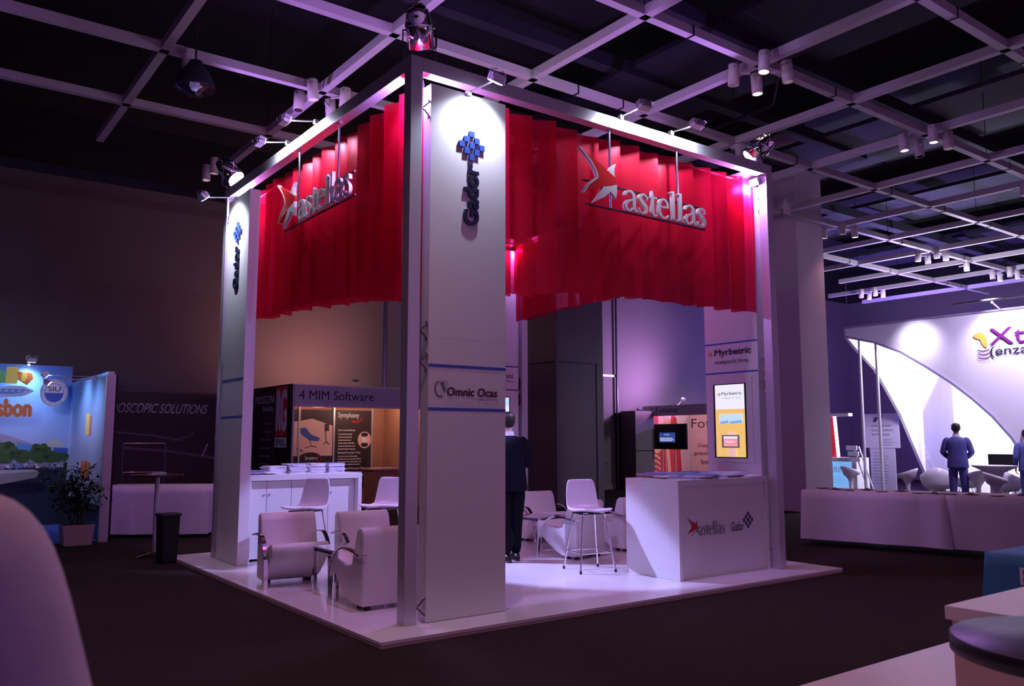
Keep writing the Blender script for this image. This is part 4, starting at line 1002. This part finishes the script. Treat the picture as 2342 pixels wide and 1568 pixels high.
for ch, q in zip('SOCIETE INTERNATIONALE', range(22)):
    if ch != ' ':
        an = R(200-q*10.5); a.text(ch, sx+.173*math.cos(an)-.010, sy+.19*math.sin(an)-.012, .018, .026, 'sky1')
for ch, q in zip('D UROLOGIE', range(10)):
    if ch != ' ':
        an = R(225+q*10); a.text(ch, sx+.173*math.cos(an)-.010, sy+.19*math.sin(an)-.012, .018, .026, 'sky1')
a.build('photo_print', t, world=True)
a = Art((-.691, 10.5, G), (0, -1, 0), (0, 0, 1)); a.rect(0, 0, 3, 2.35, 'sky_print'); a.rect(0, 0, 3, .5, 'water'); a.rect(1.5, 1.5, 1.8, 1.85, 'yellow'); a.rect(1.8, 1.5, 1.95, 1.8, 'orange'); a.rect(1.3, .85, 2.0, 1.1, 'orange'); a.build('photo_print', t, world=True)
MB().box((-6, 7.55, G+.001), (-.7, 10.49, G+.012), 'blue_floor').build('floor_mat', t, world=True)
gl = 'small spotlights of the blue stall'
def lis_lamp(label, base, head, aim, power): arm_lamp(label, base, head, gl, aim, power, 110)
lis_lamp('little spotlight at the top edge of the Lisbon photo wall', (-1.36, 10.5, 2.66), (-1.36, 10.2, 2.70), (-1.4, 10.5, 2.1), 14)
lis_lamp('little spotlight on an arm from the blue stall side wall, the brighter one', (-.70, 8.6, 2.36), (-1.30, 8.95, 2.38), (-.7, 9.0, 1.8), 7)
lis_lamp('little spotlight on an arm from the blue stall side wall, the lower one', (-.70, 8.3, 2.34), (-1.36, 8.2, 2.22), (-.7, 8.1, 1.7), 5)
lamp('lisbon_wash', 'SPOT', (-2.6, 7.8, 2.9), (-2.2, 10.5, 1.6), 90, (.72, .76, 1), .15, 100, .8)

# potted plant
t = thing('potted_plant', 'leafy dark green shrub in a pale square planter before the blue stall', 'plant', (-1.02, 7.35, G))
b = MB(); b.prism([(-.17, 0), (.17, 0), (.20, .28), (-.20, .28)], -.18, .18, 'pot', 'y'); b.build('planter', t, bevel=.01)
MB().box((-.18, -.16, .27), (.18, .16, .285), 'soil').build('soil', t)
b = MB(); stems = []
for i in range(9):
    a = rnd.uniform(0, 2*PI); l = rnd.uniform(.6, 1.02); p0 = Vector((rnd.uniform(-.08, .08), rnd.uniform(-.08, .08), .28)); p1 = p0+Vector((math.cos(a)*.12, math.sin(a)*.12, l*.5)); p2 = p0+Vector((math.cos(a)*rnd.uniform(.15, .42), math.sin(a)*.3, l*.88))
    b.tube([p0, p1, p2], [.009, .006, .003], 'stem', 6); stems.append((p0, p1, p2))
b.build('stem', t)
b = MB()
for i in range(900):
    p0, p1, p2 = rnd.choice(stems); u = rnd.uniform(.25, 1.0); p = p0.lerp(p1, u*2) if u < .5 else p1.lerp(p2, (u-.5)*2)
    p = p+Vector((rnd.gauss(0, .10), rnd.gauss(0, .09), rnd.gauss(0, .07))); sz = rnd.uniform(.04, .075)
    M = Matrix.Translation(p) @ Matrix.Rotation(rnd.uniform(0, 6.28), 4, 'Z') @ Matrix.Rotation(rnd.uniform(-.9, .9), 4, 'X')
    b.add([(0, 0, 0), (sz*.35, sz*.5, .004), (0, sz*1.4, -.006), (-sz*.35, sz*.5, .004)], [(0, 1, 2), (0, 2, 3)], 'leaf', M)
b.build('foliage', t)

# ------------------------------------------------------------------ Fotona stall
t = thing('exhibition_stall', 'stall with fascia 3 Fotona and red figure posters behind the right counter', 'stall', (15.8, 10.5, G))
MB().box((14.78, 8.0, 2.06), (14.82, 12.0, 2.36), 'lgrey').build('fascia', t, world=True)
a = Art((14.779, 12.0, 2.06), (0, -1, 0), (0, 0, 1)); a.text('3 Fotona', .28, .09, 1.05, .16, 'ink', bold=.004); a.build('lettering', t, world=True)
for x, y in ((14.8, 7.98), (14.8, 12.02), (16.8, 11.98)): b = MB(); post(b, x, y, G, 2.36); b.build('post', t, world=True)
MB().box((14.8, 12.0, G), (16.8, 12.05, 2.3), 'pink').build('side_wall', t, world=True)
MB().box((16.8, 8.0, G), (16.85, 12.0, 2.3), 'pink').build('back_wall', t, world=True)
a = Art((14.84, 11.998, G), (1, 0, 0), (0, 0, 1)); a.rect(.05, .3, 1.62, 2.25, 'pink')
a.poly([(.1, .3), (.08, 1.9), (.35, 2.2), (.9, 2.2), (1.25, 1.9), (1.3, 1.3), (1.5, .9), (1.4, .3)], 'skin_poster')
a.poly([(.1, .3), (.1, 1.2), (.5, 1.0), (.9, 1.25), (.95, .3)], 'poster_red'); a.ell(.45, 2.0, .12, .2, 'poster_red'); a.poly([(1.15, 2.2), (1.0, 1.4), (1.1, .3), (1.55, .3), (1.5, 1.4), (1.35, 2.1)], 'poster_red')
for i in range(4): a.stroke([(.05, 1.0-.16*i), (.45, .95-.16*i), (.62, .85-.16*i)], .07, 'skin_poster')
a.rect(.86, .3, .88, 2.25, 'alu'); a.build('poster', t, world=True)
a = Art((16.798, 11.97, G), (0, -1, 0), (0, 0, 1)); a.text('Fotona', .05, 1.78, 1.6, .28, 'ink'); a.lines(.08, 1.62, 1.0, 1.68, 1, 'lgrey', 6)
for i, (s_, l_) in enumerate((('Changing', .62), ('gynecology', .78), ('forever', .5))): a.text(s_, .12+(.78-l_), 1.16-.24*i, l_, .15, 'ink')
a.build('poster', t, world=True)
lamp('fotona_light', 'SPOT', (14.9, 10.9, 2.5), (16.2, 11.9, 1.2), 60, (1, .66, .66), .1, 110, .7)
lamp('fotona_light', 'SPOT', (15.0, 9.6, 2.5), (16.8, 10.6, 1.3), 50, (1, .66, .66), .1, 110, .7)
arm_lamp('added small lamp on top of the 3 Fotona stall', (15.2, 11.0, 2.38), (15.2, 10.8, 2.55), 'added wall washing lamps', (14.6, 12.2, 4.4), 0)  # fixture put in to go with the added violet wall spot
lamp('added_wall_wash', 'SPOT', (15.1, 10.4, 2.75), (14.0, 12.2, 4.0), 700, (.72, .36, 1), .1, 150, 1)  # added spot, tints the wall over the Fotona stall violet
t = thing('television', 'black flat television on a double pole stand showing a small blue window', 'television', (15.0, 11.2, G))
MB().box((14.97, 10.50, 1.10), (15.02, 11.92, 1.83), 'black', bev=.006).build('screen_body', t, world=True)
a = Art((14.969, 11.55, 1.3), (0, -1, 0), (0, 0, 1), .001); a.rect(0, 0, .62, .28, 'scr_navy'); a.lines(.03, .03, .6, .14, 4, 'scr_white', 9); a.text('No signal', .2, .2, .2, .04, 'scr_white'); a.build('screen', t, world=True)
for y in (11.0, 11.5): MB().tube([(15.03, y, G), (15.03, y, 1.15)], .02, 'alu').build('pole', t, world=True)
MB().box((14.8, 10.8, G), (15.3, 11.7, G+.03), 'dark_metal').build('base', t, world=True)
# plain tall dark block and a high table between column and stall
t = thing('dark_block', 'tall dark block standing against the wall left of the Fotona stall', 'cabinet', (13.6, 11.7, G))
MB().box((13.95, 11.5, G), (14.7, 12.1, 2.2), 'wall_dark').build('body', t, world=True); MB().box((13.97, 11.49, 1.05), (14.68, 11.5, 1.08), 'black').build('front_strip', t, world=True)
t = thing('high_table', 'small dark high table with things on it beside the grey column', 'table', (10.6, 9.6, G))
MB().box((10.3, 9.4, .78), (10.9, 9.9, .82), 'table_wood').build('top', t, world=True)
for x in (10.35, 10.85): MB().tube([(x, 9.65, G), (x, 9.65, .78)], .02, 'dark_metal').build('leg', t, world=True)

# ------------------------------------------------------------------ long white tables at the right
LT = Vector((7.02, 1.33, G)); LZ = .745
rz = math.atan2(-2.44, .656)
tA, cA = draped_table('folding table under the white cloth, left half of the long buffet', 'long white tablecloth at the right, its left half beside the column', (6.98, 1.32, G), rz, 1.78, .72, LZ, .09, 'cloth', 5, 'tables under white cloths', 'white tablecloths')
tB, cB = draped_table('folding table under the white cloth, right half of the long buffet', 'long white tablecloth at the right, the half running out of the picture', (6.98+1.80*math.cos(rz), 1.32+1.80*math.sin(rz), G), rz, 1.9, .72, LZ, .09, 'cloth', 9, 'tables under white cloths', 'white tablecloths')
def plate(kind, label):
    t = thing('plate', label, 'plate', (0, 0, 0), 0, 'plates and napkins on the long white table')
    MB().lathe([(0, 0), (.05, 0), (.09, .012), (.092, .016), (.05, .006), (0, .005)], 'dish', n=20).build('dish', t)
    if kind: MB().lathe([(0, .004), (.04, .005), (.035, .022), (0, .03)], 'table_wood', n=10).build('food', t)
    return t
pl = [plate(0, 'x'), plate(1, 'x')]; used = [False, False]
cr_, sr_ = math.cos(rz), math.sin(rz)
for i in range(17):
    u = .15+i*.215+rnd.uniform(-.05, .05); v = rnd.choice((.10, .16, .28, .4)); k = i % 2
    p = (6.98+u*cr_-v*sr_, 1.32+u*sr_+v*cr_, G+LZ+.001); lb = 'small %s plate on the %s of the long white table' % ('empty' if k == 0 else 'used', 'left half' if u < 1.78 else 'right half')
    if not used[k]: used[k] = True; pl[k].location = p; pl[k]['label'] = lb
    else: dup(pl[k], p, rnd.uniform(0, 6), lb)

# ------------------------------------------------------------------ arched booth at the right
XA = 16.0; Y0 = 6.09
t = thing('arched_booth', 'bright white booth with sweeping arches and Xtandi lettering at the right', 'booth', (18, 2, G))
arch = [(6.08, 3.94), (5.33, 3.73), (4.68, 3.44), (4.1, 3.06), (3.55, 2.66), (3.1, 2.27), (2.7, 1.87), (2.35, 1.42), (2.14, 1.06), (1.9, .6), (1.72, 0)]
mir = [(-y+1.6*1.2, z) for y, z in arch[::-1]]
b = MB(); n = len(arch)
vs = [(XA, y, z) for y, z in arch]+[(XA, y, 4.16) for y, z in arch]
b.add(vs, [(i, i+1, n+i+1, n+i) for i in range(n-1)], 'fabric_white')
b.add([(XA, 1.72, 0), (XA, -3.2, 0), (XA, -3.2, 4.16), (XA, 1.72, 4.16)], [(0, 1, 2, 3)], 'fabric_white')
b.build('front_fabric', t, world=True, solid=.03)
b = MB(); b.sweep([(XA, y, z) for y, z in arch], .10, .05, (1, 0, 0), 'banner'); b.sweep([(XA, 6.1, 4.17), (XA, -3.2, 4.17)], .10, .04, (1, 0, 0), 'banner'); b.sweep([(XA, 6.1, 3.93), (XA, 6.1, 4.17)], .1, .06, (1, 0, 0), 'banner'); b.build('front_frame', t, world=True)
side = [(16.02, 3.946), (16.49, 3.64), (17.27, 3.2), (17.94, 2.52), (18.44, 2.0), (18.92, 1.31), (19.46, .55), (19.8, 0)]; n = len(side)
b = MB(); b.add([(x, Y0, z) for x, z in side]+[(x, Y0, 4.16) for x, z in side], [(i, i+1, n+i+1, n+i) for i in range(n-1)], 'fabric_white'); b.add([(19.8, Y0, 0), (20.6, Y0, 0), (20.6, Y0, 4.16), (19.8, Y0, 4.16)], [(0, 1, 2, 3)], 'fabric_white'); b.build('side_fabric', t, world=True, solid=.03)
b = MB(); b.sweep([(x, Y0, z) for x, z in side], .08, .05, (0, 1, 0), 'fabric_white'); b.build('side_frame', t, world=True)
MB().box((20.6, -3.2, G), (20.66, Y0, 4.16), 'fabric_white').build('back_wall', t, world=True)
# clear panel beside the leg
MB().box((18.9, Y0-.35, .1), (18.93, Y0-1.15, 3.6), 'clear_glass').build('glass_panel', t, world=True)
b = MB(); b.add([(18.6, 2.55+dy, z) for dy, z in ((.05, 1.95), (-.35, 2.7), (-4.5, 2.7), (-4.5, 0), (1.0, 0), (.72, .6), (.35, 1.35))], [tuple(range(7))], 'banner'); b.build('grey_partition', t, world=True, solid=.03)
for x, y, z in ((XA+.05, 5.764, 3.86), (XA+.05, 5.33, 3.73), (18.5, 2.25, 2.6)): MB().tube([(x, y, G), (x, y, z)], .035, 'alu').build('post', t, world=True)
a = Art((XA-.03, 2.66, 3.0), (0, -1, 0), (0, 0, 1), .004); a.text('Xtandi', 0, .42, 1.85, .36, 'xt_purple', depth=.02); a.text('(enzalutamida)', 0, .14, 2.1, .24, 'ink', bold=.01)
a.build('lettering', t, world=True); a = Art((XA-.03, 2.66, 3.0), (0, -1, 0), (0, 0, 1), .004); a.poly([(-.34, .66), (-.2, .74), (-.08, .66), (-.04, .5), (-.06, .36), (-.14, .42), (-.2, .56), (-.3, .6)], 'gold')
for i in range(3): a.ring(-.13, .36-.085*i, .14, .025, 'xt_purple', 200, 340, ry=.07)
a.build('emblem', t, world=True)
b = MB(); b.tube([(15.6, 3.2, 4.36), (15.6, 1.6, 4.36)], .025, 'dark_metal'); b.tube([(15.6, 2.4, 4.3), (16, 2.4, 4.17)], .02, 'alu'); b.tube([(15.6, .9, 4.36), (15.6, 1.55, 4.36)], .025, 'dark_metal'); b.build('light_rail', t, world=True)
lamp('arch_light', 'SPOT', (15.45, 2.5, 4.45), (16, 2.2, 3.2), 150, (.84, .82, 1), .06, 120, .8)
lamp('arch_light', 'SPOT', (15.3, 4.25, 3.9), (16, 4.25, 3.6), 60, (.84, .82, 1), .06, 100, .9)
lamp('arch_light', 'SPOT', (18.2, 3.3, 3.9), (20.6, 4.2, 1.6), 900, (.84, .80, 1), .15, 120, .7)
lamp('arch_light', 'SPOT', (17.4, 4.2, 2.6), (18.2, 6.09, 2.9), 300, (.84, .80, 1), .15, 120, .7)
lamp('arch_light', 'POINT', (17.3, 3.8, 3.3), None, 600, (.80, .78, 1), .2)
arm_lamp('added blue lamp on the outer side of the arched booth', (20.62, 6.1, 3.9), (20.62, 6.5, 4.0), 'added lamps of the arched booth', (23, 9, 1.5), 0)  # added fixture without light of its own, placed near the blue fill
lamp('added_blue_glow', 'POINT', (20.7, 7.0, 3.6), None, 1300, (.30, .18, 1), .15)  # added point source that turns the walls behind the booth blue
lamp('arch_light', 'SPOT', (14.6, .8, 4.6), (16, 2.4, 2.7), 750, (.72, .62, 1), .1, 110, 1)  # added front wash with no fixture, brightens the arch fabric

def make_bombo():
    t = thing('scoop_stool', 'x', 'stool', (0, 0, 0))
    b = MB(); b.lathe([(0, 0), (.19, 0), (.2, .012), (.06, .03), (.045, .08), (.045, .40), (.06, .46), (.11, .53)], 'shell', n=24); b.build('pedestal', t)
    b = MB(); N = 24; vs = []; fs = []
    for j, (r_, z) in enumerate(((.10, .53), (.17, .58), (.215, .66), (.23, .72), (.215, .72), (.19, .66), (.14, .61), (.0, .60))):
        for k in range(N): a = 2*PI*k/N; vs.append((r_*math.cos(a), r_*.95*math.sin(a), z+(.07*math.sin(a) if j in (2, 3, 4) else 0)))
    for j in range(7):
        for k in range(N): fs.append((j*N+k, j*N+(k+1) % N, (j+1)*N+(k+1) % N, (j+1)*N+k))
    b.add(vs, fs, 'shell', smooth=True); b.build('seat', t)
    b = MB(); b.sweep([(-.16, -.05, .0), (-.14, -.05, .28), (.14, -.05, .28), (.16, -.05, .0)], .02, .01, (0, 1, 0), 'dark_metal'); b.build('footrest', t)
    return t
bo = make_bombo(); bo['group'] = 'white scoop stools of the arched booth'; bo['label'] = 'white scoop bar stool by the blue counter, beside the light column'
bo.location = (15.5, 5.82, G); bo.rotation_euler = (0, 0, R(60))
dup(bo, (15.2, 4.25, G), R(200), 'white scoop bar stool right of the grey roll-up banner', bo['group'])
dup(bo, (15.3, 2.78, G), R(150), 'white scoop bar stool just right of the man in the blue suit', bo['group'])
dup(bo, (14.2, 1.95, G), R(20), 'shaded white scoop stool in front of the white round table at the right', bo['group'])
def make_swan():
    t = thing('shell_chair', 'x', 'chair', (0, 0, 0)); b = MB(); N = 28; vs = []; fs = []
    rings = [(.05, .30, 0), (.22, .33, .0), (.30, .42, .04), (.33, .52, .12), (.335, .60, .2)]
    for r_, z, lift in rings:
        for k in range(N): a = 2*PI*k/N; vs.append((r_*math.cos(a), r_*.9*math.sin(a), z+lift*max(0, math.sin(a))-lift*.25*abs(math.cos(a)*math.sin(2*a))))
    for j in range(len(rings)-1):
        for k in range(N): fs.append((j*N+k, j*N+(k+1) % N, (j+1)*N+(k+1) % N, (j+1)*N+k))
    fs.append(list(range(N))); b.add(vs, fs, 'shell', smooth=True); b.build('shell', t, solid=.02)
    for x in (-1, 1):
        MB().tube([(x*.12, .2, .0), (x*.12, .12, .31), (x*.12, -.12, .31), (x*.12, -.2, 0)], .01, 'chrome', 8).build('leg_loop', t)
    return t
sw = make_swan(); sw['group'] = 'white shell easy chairs of the arched booth'; sw['label'] = 'white shell easy chair left of the man in the blue suit'; sw.location = (15.9, 3.95, G); sw.rotation_euler = (0, 0, R(120))
dup(sw, (17.2, 3.9, G), R(220), 'white shell easy chair behind the man in the blue suit, deeper in the booth', sw['group'])
dup(sw, (16.4, 2.7, G), R(80), 'white shell easy chair between the scoop stools at the right', sw['group'])
t = thing('pedestal_table', 'white round table on a thick stem near the right edge', 'table', (15.0, 2.30, G))
MB().lathe([(0, 0), (.28, 0), (.28, .02), (.12, .06), (.10, .5), (.16, .75), (.42, .88), (.43, .90), (0, .90)], 'shell', n=32).build('body', t)
t = thing('monitor', 'small dark monitor standing in the arched booth', 'monitor', (17.0, 3.0, G))
MB().box((16.98, 2.75, .75), (17.02, 3.3, 1.05), 'black').build('screen', t, world=True); MB().box((16.9, 2.95, G), (17.1, 3.1, .75), 'shell').build('stand', t, world=True)

# blue fronted counter, leaflet rack, banner behind the column
t = thing('promo_counter', 'small white counter with a blue front and lit tube, behind the light column', 'counter', (17.5, 7.3, G))
MB().box((17.3, 6.75, G), (17.9, 8.1, .90), 'white').build('body', t, world=True)
a = Art((17.299, 8.1, G), (0, -1, 0), (0, 0, 1)); a.rect(.30, .1, 1.22, .84, 'scr_blue'); a.text('FERRING', .42, .55, .7, .15, 'paper_white'); a.lines(.42, .25, 1.15, .45, 3, 'paper_white', 8, .12); a.build('front_print', t, world=True)
MB().box((17.35, 6.95, 2.0), (17.55, 8.2, 2.08), 'white').build('canopy', t, world=True)
MB().tube([(17.45, 7.35, .9), (17.45, 7.42, 2.0)], .04, 'tube_light').build('light_tube', t, world=True)
MB().box((17.6, 7.5, .9), (17.64, 8.1, 2.0), 'poster_red').build('back_panel', t, world=True)
t = thing('leaflet_rack', 'slim metal leaflet rack leaning beside the blue counter', 'rack', (17.2, 6.6, G))
b = MB(); b.tube([(17.2, 6.35, G), (17.2, 6.75, 1.2)], .02, 'alu'); b.tube([(17.2, 6.2, G), (17.2, 6.6, 1.2)], .02, 'alu'); b.build('frame', t, world=True)
for i in range(3): MB().box((17.14, 6.55+.04*i, .8+.15*i), (17.18, 6.85+.04*i, .92+.15*i), 'paper_white').build('shelf', t, world=True)
t = thing('roll_up_banner', 'grey printed roll-up banner standing left of the arched booth', 'banner', (18.6, 6.75, G))
MB().box((18.6, 6.25, 1.15), (18.62, 7.24, 2.08), 'banner').build('upper_sheet', t, world=True); MB().box((18.61, 6.4, .0), (18.63, 7.12, 1.15), 'banner').build('lower_sheet', t, world=True)
MB().box((18.55, 6.3, G), (18.7, 7.2, .0), 'dark_metal').build('base', t, world=True)
a = Art((18.599, 7.24, G), (0, -1, 0), (0, 0, 1)); a.lines(.2, 1.5, .9, 1.85, 3, 'grey_ink', 12, .4); a.lines(.4, 1.25, .9, 1.45, 3, 'grey_ink', 13, .25); a.poly([(.25, 1.9), (.35, 1.9), (.42, 2.02), (.3, 2.03)], 'ink'); a.ell(.5, 2.05, .06, .05, 'grey_ink'); a.build('upper_print', t, world=True)
a = Art((18.609, 7.12, G), (0, -1, 0), (0, 0, 1)); a.lines(.1, .2, .6, 1.1, 11, 'grey_ink', 14, .22); a.build('lower_print', t, world=True)

# ------------------------------------------------------------------ near right: stage, cabinet, stool, blue table
t = thing('stage_platform', 'pale low platform in the bottom right corner under the cabinet', 'platform', (3, -5, G))
MB().box((-2.6, -8.5, G), (7.5, -2.68, 0), 'desk_top').build('board', t, world=True)
t = thing('cabinet', 'pinkish white cabinet with thick top near the bottom right corner', 'cabinet', (.9, -4.9, 0))
MB().box((.41, -5.6, .645), (2.1, -3.86, .70), 'desk_top', bev=.003).build('top', t, world=True)
MB().box((.43, -5.58, 0), (2.08, -3.88, .6445), 'desk').build('body', t, world=True)
t = thing('round_table', 'round table with a thick black top in the bottom right corner', 'table', (-.32, -4.64, 0))
MB().lathe([(0, .745), (.35, .745), (.36, .75), (.36, .795), (.355, .8), (0, .8)], 'black_top', n=64).build('tabletop', t)
MB().lathe([(0, 0), (.22, 0), (.22, .012), (.05, .03), (.03, .06), (.03, .745), (0, .745)], 'chrome', n=24).build('pedestal', t)
t, o = draped_table('folding table under the blue cloth at the right edge', 'blue tablecloth with white letter print at the right edge', (2.28, -3.20, 0), R(-90), .75, 1.5, .70, .03, 'cloth_teal', 4, 'tables under blue cloths', 'blue tablecloths')
a = Art((2.262, -3.20, 0), (0, -1, 0), (0, 0, 1)); a.text('FERRING', .19, .535, .52, .10, 'paper_white', bold=.02); a.ell(.24, .48, .03, .012, 'lgrey')
pr = a.build('cloth_print'); pr.parent = o; pr.matrix_parent_inverse = Matrix.Translation(o.location).to_4x4().inverted() if False else (Matrix.Translation(o.location) @ Matrix.Rotation(R(-90), 4, 'Z')).inverted()
